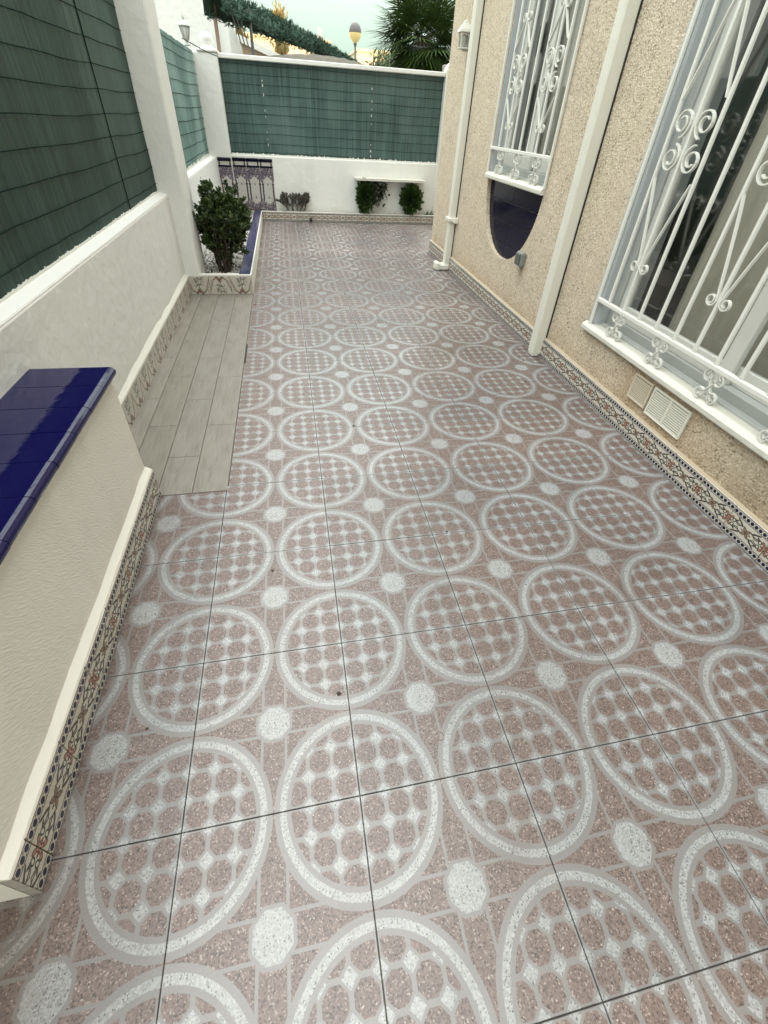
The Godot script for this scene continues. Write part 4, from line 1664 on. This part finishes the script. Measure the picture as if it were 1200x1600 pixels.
func lantern_wall() -> void:
	var c := Vector3(3.88, 4.34, -12.0)
	var h := thing("wall_lantern", c, "white four-sided wall lantern on the house corner by the downpipe", "lantern")
	h.scale = Vector3.ONE * 0.8
	var b := MB.new()
	b.bevel_box(FX - 0.03, FX - 0.001, 4.30, 4.86, -12.1, -11.9, 0.01)
	b.bevel_box(c.x - 0.02, FX - 0.03, 4.31, 4.35, -12.03, -11.97, 0.008)
	part(b, "bracket", M.lantern, h)
	b = MB.new()
	b.bevel_box(c.x - 0.13, c.x + 0.13, 4.35, 4.385, -12.13, -11.87, 0.008)
	for s in [[-1, -1], [-1, 1], [1, -1], [1, 1]]:
		b.bevel_box(c.x + s[0] * 0.115 - 0.013, c.x + s[0] * 0.115 + 0.013, 4.384, 4.68, -12 + s[1] * 0.115 - 0.013, -12 + s[1] * 0.115 + 0.013, 0.004)
	part(b, "cage", M.lantern, h)
	b = MB.new()
	var lay := [[0.17, 4.68], [0.16, 4.72], [0.10, 4.80], [0.055, 4.86], [0.04, 4.90], [0.0, 4.93]]
	for k in lay.size() - 1:
		for q in 4:
			var a := PI / 4 + q * PI / 2
			var a2 := a + PI / 2
			var r0: float = lay[k][0] * 1.414
			var r1: float = lay[k + 1][0] * 1.414
			b.quad(Vector3(c.x + cos(a2) * r0, lay[k][1], -12 + sin(a2) * r0), Vector3(c.x + cos(a) * r0, lay[k][1], -12 + sin(a) * r0), Vector3(c.x + cos(a) * r1, lay[k + 1][1], -12 + sin(a) * r1), Vector3(c.x + cos(a2) * r1, lay[k + 1][1], -12 + sin(a2) * r1))
	b.box(c.x - 0.168, c.x + 0.168, 4.676, 4.68, -12.168, -11.832)
	part(b, "roof", M.lantern, h)
	b = MB.new()
	b.lathe(Vector3(c.x, 4.385, -12), [[0.05, 0.0], [0.05, 0.06], [0.07, 0.1], [0.075, 0.18], [0.05, 0.25], [0.0, 0.27]], 12)
	part(b, "bulb", M.frost, h)
	b = MB.new()
	for s in [-1, 1]:
		b.box(c.x - 0.1, c.x + 0.1, 4.39, 4.67, -12 + s * 0.112 - 0.003, -12 + s * 0.112 + 0.003)
		b.box(c.x + s * 0.112 - 0.003, c.x + s * 0.112 + 0.003, 4.39, 4.67, -12.1, -11.9)
	part(b, "pane", M.glass, h)
	h.position.x += 0.033 * U


# ------------------------------------------------------------------ plants
func leaf_mesh(len: float, w: float, fat := 0.25) -> ArrayMesh:    # along +y, a folded oval
	var b := MB.new()
	var L := [Vector3(0, 0, 0), Vector3(w, len * 0.45, fat * w), Vector3(w * 0.7, len * 0.8, fat * w * 0.5), Vector3(0, len, 0), Vector3(-w * 0.7, len * 0.8, fat * w * 0.5), Vector3(-w, len * 0.45, fat * w), Vector3(0, len * 0.5, -fat * w * 0.6)]
	for k in 6:
		b.tri(L[6], L[k], L[(k + 1) % 6])
	return b.mesh(Vector3.ZERO, U)


func towards(d: Vector3, spin: float, s: float) -> Basis:
	var y := d.normalized()
	var x := y.cross(Vector3(0.3, 0.2, 0.9)).normalized()
	var z := x.cross(y)
	return Basis(x, y, z).rotated(y, spin).scaled(Vector3.ONE * s)


# stems that fork; returns twig ends
func fork(b: MB, p: Vector3, d: Vector3, r: float, len: float, depth: int, rg: RandomNumberGenerator, tips: Array, spread: float, keep: Callable) -> void:
	var q := p + d * len
	if depth > 0 and not keep.call(q):
		d = (d + Vector3(0, 0.6, 0) + (p - q) * 0.2).normalized()
		q = p + d * len * 0.5
	var mid := p.lerp(q, 0.5) + Vector3(rg.randf_range(-1, 1), rg.randf_range(-1, 1), rg.randf_range(-1, 1)) * len * 0.08
	b.tube([p, mid, q], [r, r * 0.85, r * 0.7], 6, false)
	tips.append([q, d, depth])
	if depth <= 0:
		return
	var n := 2 + (1 if rg.randf() < 0.55 else 0)
	for k in n:
		var dd := (d + Vector3(rg.randf_range(-1, 1), rg.randf_range(-0.35, 0.8), rg.randf_range(-1, 1)) * spread).normalized()
		fork(b, q, dd, r * 0.68, len * rg.randf_range(0.68, 0.9), depth - 1, rg, tips, spread, keep)


func build_plants() -> void:
	var rg := RandomNumberGenerator.new()
	rg.seed = 404
	# jade bush in the planter
	var base := Vector3(-1.62, 0.2, -10.35)
	var h := thing("jade_bush", base, "large dark green jade bush in the planter beside the pillar", "bush")
	var b := MB.new()
	var tips := []
	var inside := func(p: Vector3) -> bool:
		var q := (p - Vector3(-1.56, 1.22, -10.75)) / Vector3(0.58, 0.76, 0.85)
		return q.length() < 0.93
	for k in 7:
		var a := TAU * k / 7 + 0.3
		fork(b, base + Vector3(cos(a) * 0.07, 0, sin(a) * 0.07), Vector3(cos(a) * 0.42, 1, sin(a) * 0.5 - 0.25).normalized(), 0.05, 0.42, 4, rg, tips, 0.62, inside)
	part(b, "stem", M.bark, h)
	var xf := []
	var cs := []
	var heads := []
	for t in tips:
		if t[2] <= 1:
			heads.append([t[0], t[1]])
	for k in 520:                                # twig ends filling the crown, thinner below and at the left
		var d := Vector3(rg.randfn(), rg.randfn(), rg.randfn()).normalized()
		var p: Vector3 = Vector3(-1.55, 1.13, -10.68) + d * Vector3(0.59, 0.83, 0.80) * pow(rg.randf(), 0.4) * (0.88 + 0.2 * sin(d.x * 6.0 + d.y * 5.0))
		if p.y < 0.62 and rg.randf() < 0.3:
			continue
		heads.append([p, (d + Vector3(0, 0.7, 0)).normalized()])
	for t in heads:
		for k in 15:
			var d: Vector3 = (Vector3(rg.randf_range(-1, 1), rg.randf_range(-0.5, 1), rg.randf_range(-1, 1)) + t[1] * 0.8).normalized()
			var p: Vector3 = t[0] - t[1] * rg.randf_range(-0.03, 0.13) + d * 0.02
			if p.x < -2.24 or (p.z > -10.34 and p.x < -1.97):
				continue
			xf.append(Transform3D(towards(d, rg.randf() * TAU, rg.randf_range(0.7, 1.25)), p))
			var g := rg.randf_range(0.6, 1.3)
			cs.append(Color(0.030 * g, 0.056 * g, 0.014 * g) if rg.randf() < 0.85 else Color(0.10 * g, 0.125 * g, 0.03 * g))
	many(leaf_mesh(0.078, 0.024, 0.45), xf, cs, "foliage", M.leaf, h)
	# dry grey succulent
	rg.seed = 77
	base = Vector3(0.2, 0.2, -18.0)
	h = thing("dry_succulent", base, "sparse grey dried succulent against the back wall right of the mural", "shrub")
	b = MB.new()
	tips = []
	var free := func(p: Vector3) -> bool: return p.z < -17.8 and p.z > -18.08 and p.y < 1.0
	for k in 5:
		var a: float = [-0.5, -0.2, 0.12, 0.35, 0.6][k]
		fork(b, base + Vector3(a * 0.4, 0, 0.02), Vector3(a, 1, 0.05).normalized(), 0.02, 0.21, 3, rg, tips, 0.75, free)
	part(b, "stem", M.dusty, h).material_override = mat(0.13, 0.10, 0.075, 0.9)
	xf = []
	cs = []
	for t in tips:
		for k in (16 if t[2] < 2 else 8):
			var d: Vector3 = (Vector3(rg.randf_range(-1, 1), rg.randf_range(-0.4, 1), rg.randf_range(-1, 1)) + t[1]).normalized()
			xf.append(Transform3D(towards(d, rg.randf() * TAU, rg.randf_range(0.7, 1.2)), t[0] - t[1] * rg.randf_range(0, 0.16)))
			var g := rg.randf_range(0.6, 1.2)
			cs.append(Color(0.125 * g, 0.12 * g, 0.095 * g))
	many(leaf_mesh(0.075, 0.026, 0.4), xf, cs, "foliage", M.dusty, h)
	# two leafy bushes under the shelf
	rg.seed = 78
	leafy(Vector3(2.72, 0.2, -17.98), Vector3(0.38, 0.55, 0.26), Vector3(2.75, 0.84, -17.84), 900, "dark leafy bush under the left end of the wall shelf", rg, true)
	leafy(Vector3(4.42, 0.2, -17.98), Vector3(0.42, 0.50, 0.26), Vector3(4.44, 0.80, -17.84), 800, "bright green leafy bush under the right end of the wall shelf", rg, false)
	# straggling weeds on the back bed
	for k in 3:
		var c: Vector3 = [Vector3(5.2, 0.2, -17.98), Vector3(3.75, 0.22, -17.95), Vector3(-0.05, 0.2, -17.98)][k]
		var n: int = [26, 8, 9][k]
		b = MB.new()
		for q in n:
			var d := Vector3(rg.randf_range(-0.8, 0.8), 1, rg.randf_range(-0.3, 0.5)).normalized()
			var l: float = rg.randf_range(0.08, 0.3) * [1.0, 0.5, 0.5][k]
			b.col = Color(0.06, 0.085, 0.03) * rg.randf_range(0.7, 1.5)
			var p := c + Vector3(rg.randf_range(-0.16, 0.16), 0, rg.randf_range(-0.03, 0.04))
			b.blade(p, p + d * l, 0.012, Vector3(0, 0.2, 1))
			b.blade(p + d * l * 0.6, p + d * l * 0.6 + Vector3(rg.randf_range(-1, 1), 0.5, rg.randf_range(-0.3, 1)).normalized() * 0.07, 0.014, Vector3(0, 1, 0.3))
		tag(part(b, "weed", M.leaf), ["wispy weed growing at the right end of the back bed", "tiny weed on the back kerb between the two leafy bushes", "little weed at the foot of the dried succulent"][k], "weed", "weeds on the back bed")


func leafy(base: Vector3, r: Vector3, c: Vector3, n: int, label: String, rg: RandomNumberGenerator, hanging: bool) -> void:
	var h := thing("leafy_bush", base, label, "bush", "bushes under the wall shelf")
	var b := MB.new()
	var tips := []
	var inside := func(p: Vector3) -> bool: return ((p - c) / r).length() < 0.95 and p.z > -18.05
	for k in 5:
		fork(b, base + Vector3((k - 2) * 0.05, 0, 0.03), Vector3((k - 2) * 0.3, 1, 0.25).normalized(), 0.024, 0.22, 3, rg, tips, 0.6, inside)
	part(b, "stem", M.bark, h)
	var xf := []
	var cs := []
	for k in int(n * 1.9):
		var d := Vector3(rg.randfn(), rg.randfn(), rg.randfn()).normalized()
		var rad := pow(rg.randf(), 0.45)
		var lump := 0.86 + 0.22 * sin(d.x * 5 + d.y * 7 + c.x) * cos(d.y * 6 + d.z * 3)
		var p := c + d * r * rad * lump
		if hanging and p.x > c.x + 0.02 and k % 2:       # a second lobe that hangs from the shelf
			p = Vector3(c.x + 0.45 + rg.randfn() * 0.11, 1.27 - absf(rg.randfn()) * 0.28, -17.85 + rg.randfn() * 0.07)
		if p.z < -18.07 or p.y < 0.24 or (p.y > 1.31 and (p.x > c.x - 0.33 or p.z < -17.72) and rg.randf() < 0.93):
			continue
		xf.append(Transform3D(towards((d + Vector3(0, 0.2, 0.3)), rg.randf() * TAU, rg.randf_range(0.65, 1.25)), p))
		var g := rg.randf_range(0.55, 1.45)
		if hanging and p.x > c.x + 0.2:
			cs.append(Color(0.03 * g, 0.04 * g, 0.02 * g))
		else:
			cs.append(Color(0.038 * g, 0.072 * g, 0.017 * g))
	many(leaf_mesh(0.11, 0.034, 0.3), xf, cs, "foliage", M.leaf, h)


func build_wall_fittings() -> void:
	var sh := thing("wall_shelf", Vector3(3.6, 1.34, -17.95), "thin white slab shelf fixed low on the back wall above bushes", "shelf")
	var b := MB.new()
	b.bevel_box(2.36, 4.86, 1.325, 1.385, -18.1, -17.66, 0.01)
	part(b, "board", M.white, sh)
	b = MB.new()
	b.bevel_box(2.345, 4.875, 1.385, 1.395, -18.1, -17.65, 0.003)
	part(b, "trim", M.sill, sh)
	# drain spout in the back kerb
	var dr := thing("drain_spout", Vector3(0.78, 0.05, -17.72), "short black drain spout poking from the back tiled kerb", "drain")
	b = MB.new()
	b.tube([Vector3(0.72, 0.085, -17.76), Vector3(0.72, 0.075, -17.6)], 0.045, 12)
	part(b, "pipe", M.black, dr)
	# open slot at the edge of the planks
	b = MB.new()
	b.box(-0.99, -0.968, 0.0035, 0.0065, -6.74, -6.0)
	tag(part(b, "edge_gap", M.black), "dark open slot along the plank edge at the wide joint", "drain slot")
	# fence-top lantern and its cable
	var c := Vector3(-2.46, 4.36, -17.0)
	var ln := thing("fence_lantern", c, "old hexagonal post lantern standing on the left wall before the white house", "lantern")
	b = MB.new()
	b.lathe(c, [[0.09, 0.0], [0.09, 0.03], [0.04, 0.05], [0.035, 0.09], [0.07, 0.12]], 10)
	part(b, "foot", M.old_paint, ln)
	b = MB.new()
	for k in 6:
		var a := TAU * k / 6
		b.tube([c + Vector3(cos(a) * 0.07, 0.12, sin(a) * 0.07), c + Vector3(cos(a) * 0.13, 0.38, sin(a) * 0.13)], 0.012, 4)
	b.lathe(c, [[0.14, 0.375], [0.155, 0.385], [0.155, 0.4], [0.11, 0.44], [0.045, 0.5], [0.03, 0.53], [0.04, 0.55], [0.01, 0.6], [0.0, 0.64]], 6)
	part(b, "cage", M.old_paint, ln)
	b = MB.new()
	b.lathe(c, [[0.0, 0.12], [0.06, 0.125], [0.12, 0.37], [0.0, 0.372]], 6)
	part(b, "glass", M.frost, ln)
	b = MB.new()
	var pts := []
	for k in 15:
		var t := k / 14.0
		var p := Vector3(-2.42, 4.42, -15.9).lerp(Vector3(-1.77, 4.25, -17.9), t)
		p.y -= 0.06 * sin(t * PI)
		p.x += 0.10 * sin(t * PI)
		pts.append(p)
	b.tube(pts, 0.012, 5)
	tag(part(b, "cable", M.black), "thin dark cable sagging across the back-left pillar's head", "cable")


# ------------------------------------------------------------------ beyond the wall
func gable_house(called: String, label: String, x0: float, x1: float, z0: float, z1: float, y1: float, ridge: float, m: Material) -> Node3D:
	var h := thing(called, Vector3((x0 + x1) / 2, -0.2, (z0 + z1) / 2), label, "house")
	var b := MB.new()
	b.box(x0, x1, -0.2, y1, z0, z1)
	part(b, "wall", m, h)
	b = MB.new()
	if ridge > 0:
		b.prism(PackedVector2Array([Vector2(x0 - 0.4, y1), Vector2(x1 + 0.4, y1), Vector2((x0 + x1) / 2, y1 + ridge)]), Vector3(0, 0, z0 - 0.3), Vector3(1, 0, 0), Vector3(0, 1, 0), Vector3(0, 0, z1 - z0 + 0.6))
		part(b, "roof", M.roof_tile, h)
	else:
		b.box(x0 - 0.15, x1 + 0.15, y1, y1 + 0.25, z0 - 0.15, z1 + 0.15)
		part(b, "parapet", m, h)
	return h


func window_at(h: Node, x: float, y: float, z: float, w: float, hh: float) -> void:
	var b := MB.new()
	b.box(x, x + w, y, y + hh, z + 0.002, z + 0.06)
	var o := part(b, "window", M.frame, h)
	b = MB.new()
	b.box(x + 0.12, x + w - 0.12, y + 0.12, y + hh - 0.12, z + 0.061, z + 0.07)
	part(b, "pane", M.navy_dark, o)


func build_beyond() -> void:
	var rg := RandomNumberGenerator.new()
	rg.seed = 909
	# tall white house next door, behind the left screen
	var h := gable_house("neighbour_house", "tall plain white house wall behind the far left screen", -14.0, -2.15, -36.0, -24.2, 13.0, 0.0, M.house_white)
	window_at(h, -9.0, 4.5, -24.2, 2.0, 2.6)
	# awning of green netting on an arched frame, running away along the lane
	h = thing("netting_canopy", Vector3(2, 4.5, -30), "long shaggy dark green netting canopy sloping away beyond the back wall", "canopy")
	var A := Vector3(-1.72, 5.78, -20.6)
	var B := Vector3(6.3, 5.36, -40.5)
	var ax := (B - A).normalized()
	var side := ax.cross(Vector3.UP).normalized()
	var b := MB.new()
	var f := noise(FastNoiseLite.TYPE_SIMPLEX_SMOOTH, 0.5, 66, 3)
	var n := 70
	var prof := [Vector2(-0.05, -0.62), Vector2(-0.12, -0.3), Vector2(-0.06, 0.0), Vector2(0.08, 0.2), Vector2(0.28, 0.26), Vector2(0.5, 0.2), Vector2(0.6, 0.0), Vector2(0.62, -0.5)]
	var xf := []
	var cs := []
	for k in n + 1:
		var t := float(k) / n
		var o := A.lerp(B, t)
		o.y += 0.28 * sin(t * PI) * 0.6
		var droop := 0.12 * absf(sin(t * PI * 5.0)) * (1.0 - t * 0.5) + (0.25 if k < 4 else 0.0)
		for m in prof.size():
			var p: Vector3 = o - side * prof[m].x + Vector3(0, prof[m].y * lerpf(0.75, 0.3, t), 0)
			if m == 0:
				p.y += droop
			p += Vector3(0, 1, 0) * 0.08 * f.get_noise_2d(t * 40, m * 3.0) + side * 0.1 * f.get_noise_2d(t * 40 + 90, m * 3.0)
			var g := rg.randf_range(0.7, 1.3)
			b.col = Color(0.03, 0.066, 0.045) * g
			b.vert(p, (Vector3(0, 1, 0) + side * (1.0 if m < 4 else -1.0)).normalized())
			if k < n:
				for q in 10:
					var pp := p + ax * rg.randf() * 0.32 + Vector3(0, rg.randf_range(-0.10, 0.10), 0)
					var d := Vector3(rg.randf_range(-1, 1), rg.randf_range(-0.3, 1.3), rg.randf_range(-1, 1)) + side * 0.3
					xf.append(Transform3D(towards(d, rg.randf() * 6, rg.randf_range(0.6, 1.3) * (1.5 if rg.randf() < 0.03 else 1.0)), pp))
					var gg := rg.randf_range(0.5, 1.5)
					cs.append(Color(0.032 * gg, 0.074 * gg, 0.048 * gg))
		if k > 0:
			for m in prof.size() - 1:
				var a := (k - 1) * prof.size() + m
				b.i.append_array([a, a + 1, a + prof.size(), a + 1, a + prof.size() + 1, a + prof.size()])
	part(b, "netting", M.netting, h)
	var tuft := MB.new()
	for k in 3:
		var a := k * 2.1
		tuft.blade(Vector3.ZERO, Vector3(cos(a) * 0.05, 0.17, sin(a) * 0.05), 0.014, Vector3(sin(a), 0.2, cos(a)))
	many(tuft.mesh(Vector3.ZERO, U), xf, cs, "tufts", M.netting, h)
	# arched iron frame at its near end and posts
	for k in 3:
		b = MB.new()
		var pts := []
		for q in 13:
			var t := q / 12.0
			pts.append(A + ax * (0.1 + k * 0.3) + Vector3(0, 0.15 - 1.05 * t * t, 0) + ax * t * 1.2)
		b.tube(pts, 0.022, 5)
		part(b, "arch", M.iron_grey, h)
	for t in [0.1, 0.42, 0.72]:
		b = MB.new()
		var p: Vector3 = A.lerp(B, t) + side * 0.05
		b.tube([Vector3(p.x, -0.2, p.z), Vector3(p.x, p.y + 0.1, p.z)], 0.055, 8)
		part(b, "post", M.iron_grey, h)
	b = MB.new()
	var q0 := Vector3(-2.0, 0, -21.6)
	b.bevel_box(q0.x - 0.06, q0.x + 0.06, -0.2, 7.5, q0.z - 0.06, q0.z + 0.06, 0.01)
	tag(part(b, "metal_post", M.roof_tile), "brown square post rising beside the tall white house wall", "post")
	b = MB.new()
	b.prism(PackedVector2Array([Vector2(-1.75, -0.2), Vector2(-1.25, -0.2), Vector2(-1.3, 4.9), Vector2(-1.5, 5.3), Vector2(-1.72, 5.7)]), Vector3(0, 0, -23.6), Vector3(1, 0, 0), Vector3(0, 1, 0), Vector3(0, 0, 0.12))
	tag(part(b, "garden_wall", M.house_white), "narrow white wall end between the brown post and the canopy", "wall")
	# houses seen under the canopy
	h = gable_house("far_house", "low far house with a pale sloping gable under the canopy", -7.5, 2.9, -52, -40, 4.75, 1.75, M.house_white)
	b = MB.new()
	for s in [[-7.9, 4.75, -2.3, 6.5], [-2.3, 6.5, 3.3, 4.75]]:
		var d := Vector2(s[2] - s[0], s[3] - s[1]).normalized()
		var nn := Vector2(-d.y, d.x) * 0.16
		b.prism(PackedVector2Array([Vector2(s[0], s[1]) - nn, Vector2(s[2], s[3]) - nn, Vector2(s[2], s[3]) + nn, Vector2(s[0], s[1]) + nn]), Vector3(0, 0, -39.7), Vector3(1, 0, 0), Vector3(0, 1, 0), Vector3(0, 0, 0.2))
	part(b, "bargeboard", M.house_white, h)
	for k in 3:
		window_at(h, -4.4 + k * 2.0, 3.1, -40, 1.1, 1.2)
	h = gable_house("far_house", "sunlit cream flat-roofed house farthest behind the canopy", -6.0, 5.6, -76, -62, 8.5, 0.0, M.house_cream)
	for k in 4:
		window_at(h, -4.4 + k * 2.4, 5.0, -62, 1.0, 1.4)
	h = gable_house("far_house", "small beige flat-roofed house behind the street lamp", 10.9, 17.5, -90, -80, 9.6, 0.0, M.house_cream)
	window_at(h, 12.0, 6.6, -80, 1.3, 1.6)
	window_at(h, 14.6, 6.6, -80, 1.3, 1.6)
	var tw := thing("tower_block", Vector3(22.8, 0, -303), "slim grey-blue tower block on the far skyline", "building")
	b = MB.new()
	b.box(21.9, 23.7, -0.2, 34.2, -305, -301)
	part(b, "wall", M.tower, tw)
	for r in 9:
		b = MB.new()
		b.box(22.15, 23.45, 6 + r * 3.0, 7.4 + r * 3.0, -301, -300.9)
		part(b, "window", M.iron_grey, tw)
	# rubble-topped low wall just beyond
	b = MB.new()
	var poly := PackedVector2Array([Vector2(-0.9, -0.2)])
	for k in 25:
		var t := k / 24.0
		poly.append(Vector2(lerpf(-0.9, 4.1, t), 4.62 + 0.26 * sin(t * PI) + 0.05 * f.get_noise_1d(t * 30) - (0.2 if t > 0.95 else 0.0)))
	poly.append(Vector2(4.1, -0.2))
	poly.reverse()
	b.prism(poly, Vector3(0, 0, -24.0), Vector3(1, 0, 0), Vector3(0, 1, 0), Vector3(0, 0, 0.5))
	tag(part(b, "rubble_wall", M.stone), "grey humped stone wall just beyond the back wall's cap", "wall")
	# street lamp
	var L := Vector3(5.97, -0.2, -45.2)
	h = thing("street_lamp", L, "street lamp with an egg-shaped globe and dark upper half", "street lamp")
	b = MB.new()
	b.lathe(L, [[0.14, 0.0], [0.14, 0.5], [0.07, 0.7], [0.055, 7.2], [0.09, 7.28], [0.13, 7.42]], 12)
	part(b, "pole", M.iron_grey, h)
	b = MB.new()
	b.lathe(L, [[0.13, 7.45], [0.29, 7.58], [0.41, 7.75], [0.45, 7.92], [0.45, 7.98]], 20)
	part(b, "globe", M.sunlit_lamp_glass, h)
	b = MB.new()
	b.lathe(L, [[0.46, 7.98], [0.45, 8.12], [0.39, 8.3], [0.28, 8.45], [0.14, 8.53], [0.0, 8.55]], 20)
	part(b, "cap", M.lamp_cap, h)
	# plants catching the last sun, its gold painted into the leaf colour
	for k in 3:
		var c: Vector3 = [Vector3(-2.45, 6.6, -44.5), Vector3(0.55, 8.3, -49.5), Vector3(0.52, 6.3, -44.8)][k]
		h = thing("sun_tinted_shrub", Vector3(c.x, -0.2, c.z), ["golden sunlit shrub showing left under the canopy's arch", "tall golden sunlit treetop poking above the canopy", "small golden sunlit shrub low under the canopy's middle"][k], "tree", "sunlit shrubs behind the canopy")
		b = MB.new()
		b.tube([Vector3(c.x, -0.2, c.z), Vector3(c.x + 0.1, c.y * 0.5, c.z), c], [0.12, 0.09, 0.05], 6)
		part(b, "trunk", M.bark, h)
		xf = []
		cs = []
		for q in 300:
			var d := Vector3(rg.randfn() * 0.2, rg.randfn() * 0.36, rg.randfn() * 0.2)
			xf.append(Transform3D(towards(Vector3(d.x, 1.2, d.z), rg.randf() * 6, rg.randf_range(0.7, 1.5)), c + d))
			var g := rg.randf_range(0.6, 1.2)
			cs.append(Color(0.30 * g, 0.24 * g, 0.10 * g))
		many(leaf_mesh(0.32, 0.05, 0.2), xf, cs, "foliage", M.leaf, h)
	palm(Vector3(7.3, -0.2, -29.4), 6.5, rg)
	hedge(rg)
	# oleander at the end of the canopy
	h = thing("oleander", Vector3(4.4, -0.2, -25.2), "light green oleander in front of the palm's left side", "shrub")
	b = MB.new()
	var leaves := MB.new()
	for k in 16:
		var p := Vector3(4.4 + rg.randf_range(-0.2, 0.2), -0.2, -25.2 + rg.randf_range(-0.2, 0.2))
		var d := Vector3(rg.randf_range(-0.35, 0.35), 5.4, rg.randf_range(-0.35, 0.35))
		b.tube([p, p + d * 0.6, p + d * rg.randf_range(0.88, 1.02)], [0.03, 0.02, 0.008], 5)
		for q in 34:
			var t := rg.randf_range(0.62, 1.0)
			var e := p + d * t
			leaves.col = Color(0.07, 0.11, 0.04) * rg.randf_range(0.6, 1.6)
			leaves.blade(e, e + Vector3(rg.randf_range(-1, 1), rg.randf_range(0.1, 1.4), rg.randf_range(-1, 1)).normalized() * 0.3, 0.03, Vector3(rg.randf(), 0.5, 0.6))
	part(b, "stem", M.bark, h)
	stuff(part(leaves, "foliage", M.leaf, h))
	b = MB.new()
	b.bevel_box(6.15, 6.4, -0.2, 4.75, -21.4, -21.15, 0.03)
	tag(part(b, "gate_post", M.stone), "pale stone post top beside the back wall's right-hand pillar", "post")


func palm(base: Vector3, height: float, rg: RandomNumberGenerator) -> void:
	var h := thing("fan_palm", base, "big dark fan palm behind the back wall's right end", "palm tree")
	var b := MB.new()
	var c := base + Vector3(0, height, 0)
	var pts := []
	var rad := []
	for k in 22:
		var t := k / 21.0
		pts.append(base.lerp(c, t))
		rad.append(0.42 - 0.08 * t + 0.03 * (k % 2))
	b.tube(pts, rad, 12)
	part(b, "trunk", M.bark, h)
	for k in 64:
		var az := TAU * k * 0.381966
		var el := lerpf(1.2, -1.25, pow(k / 63.0, 0.85)) + rg.randf_range(-0.12, 0.12)
		var dir := Vector3(cos(az) * cos(el), sin(el), sin(az) * cos(el))
		var pl := rg.randf_range(0.9, 1.5)
		var hub := c + dir * pl - Vector3(0, 0.15 * pl * cos(el), 0)
		b = MB.new()
		b.col = Color(0.06, 0.075, 0.03)
		b.tube([c + dir * 0.25, c + dir * pl * 0.6, hub], [0.03, 0.024, 0.018], 5)
		var up := Vector3.UP if absf(dir.y) < 0.9 else Vector3.RIGHT
		var sd := dir.cross(up).normalized()
		var fn := sd.cross(dir).normalized()
		var dead := el < -0.85
		var n := 30
		for q in n:
			var a := lerpf(-2.15, 2.15, q / (n - 1.0))
			var d := (dir * cos(a) + sd * sin(a)).normalized()
			d = (d - fn * 0.22 * absf(sin(a))).normalized()
			var len := rg.randf_range(1.55, 1.95) * (1.0 - 0.22 * absf(a) / 2.15)
			var g := rg.randf_range(0.7, 1.25)
			b.col = Color(0.05 * g, 0.085 * g, 0.022 * g) if not dead else Color(0.09 * g, 0.07 * g, 0.035 * g)
			var sw := sd * cos(a) - dir * sin(a)
			var m := hub + d * len * 0.55
			var tip := hub + d * len - Vector3(0, rg.randf_range(0.02, 0.24), 0)
			var w := 0.05
			b.tri(hub, m + sw * w, m - fn * 0.012)
			b.tri(hub, m - fn * 0.012, m - sw * w)
			b.tri(m + sw * w, tip, m - fn * 0.012)
			b.tri(m - fn * 0.012, tip, m - sw * w)
		part(b, "fan_leaf", M.leaf, h)


func hedge(rg: RandomNumberGenerator) -> void:
	var h := thing("tall_hedge", Vector3(8.5, -0.2, -32), "dense dark hedge of drooping leaves below the fan palm", "hedge")
	var b := MB.new()
	b.box(5.5, 12.5, -0.2, 4.4, -34.0, -32.6)
	part(b, "core", M.bark, h)
	var xf := []
	var cs := []
	for k in 9000:
		var p := Vector3(rg.randf_range(5.2, 12.8), rg.randf_range(3.2, 6.4), rg.randf_range(-34.2, -31.6))
		if p.y > 5.9 + 0.45 * sin(p.x * 3.0) or (p.x < 5.6 and p.y > 5.5):
			continue
		var d := Vector3(rg.randf_range(-0.6, 0.6), rg.randf_range(-1.4, 0.6), rg.randf_range(-0.2, 0.8))
		xf.append(Transform3D(towards(d, rg.randf() * 6, rg.randf_range(0.7, 1.5)), p))
		var g := rg.randf_range(0.4, 1.5)
		cs.append(Color(0.028 * g, 0.045 * g, 0.016 * g))
	many(leaf_mesh(0.26, 0.045, 0.2), xf, cs, "foliage", M.leaf, h)


func build_litter() -> void:
	var rg := RandomNumberGenerator.new()
	rg.seed = 12
	# a curled hair-thin loop and crumbs on the tiles
	var b := MB.new()
	var pts := []
	for k in 15:
		var a := lerpf(2.6, -1.6, k / 14.0)
		pts.append(Vector3(0.565 + 0.026 * cos(a), 0.005, -0.235 + 0.024 * sin(a)))
	b.tube(pts, 0.0022, 5)
	tag(part(b, "wire_curl", M.roof_tile), "tiny curled wire lying on the floor tiles in front", "wire")
	var where := [Vector3(0.49, 0.004, -4.02), Vector3(-0.93, 0.004, -8.8), Vector3(1.15, 0.004, -2.02), Vector3(-0.52, 0.004, -1.78), Vector3(3.35, 0.004, -5.0), Vector3(-0.06, 0.004, -0.62), Vector3(3.65, 0.004, -5.75), Vector3(2.72, 0.004, -5.85), Vector3(-1.3, 0.004, -0.6)]
	var tales := ["dark crumb on the tiles in the patio's middle, beyond the fourth joint", "dark crumb on the tiles beside the planter's blue ledge kerb", "dark crumb on a joint crossing right of the middle, two tiles ahead",
		"dark crumb in the ring left of the middle, near the bench", "dark crumb on the tiles near the foot of the near downpipe", "dark crumb at the front, on the ring nearest the camera",
		"dark crumb beside the house skirting at the wide joint", "dark crumb on the wide cross joint right of the middle", "dark crumb on the tiles just off the bench skirting"]
	for k in where.size():
		b = MB.new()
		b.ball(where[k], Vector3(0.013, 0.006, 0.010) * rg.randf_range(0.7, 1.3), 5, 7, 0.15, rg)
		tag(part(b, "crumb", M.bark), tales[k], "debris", "crumbs on the patio floor")
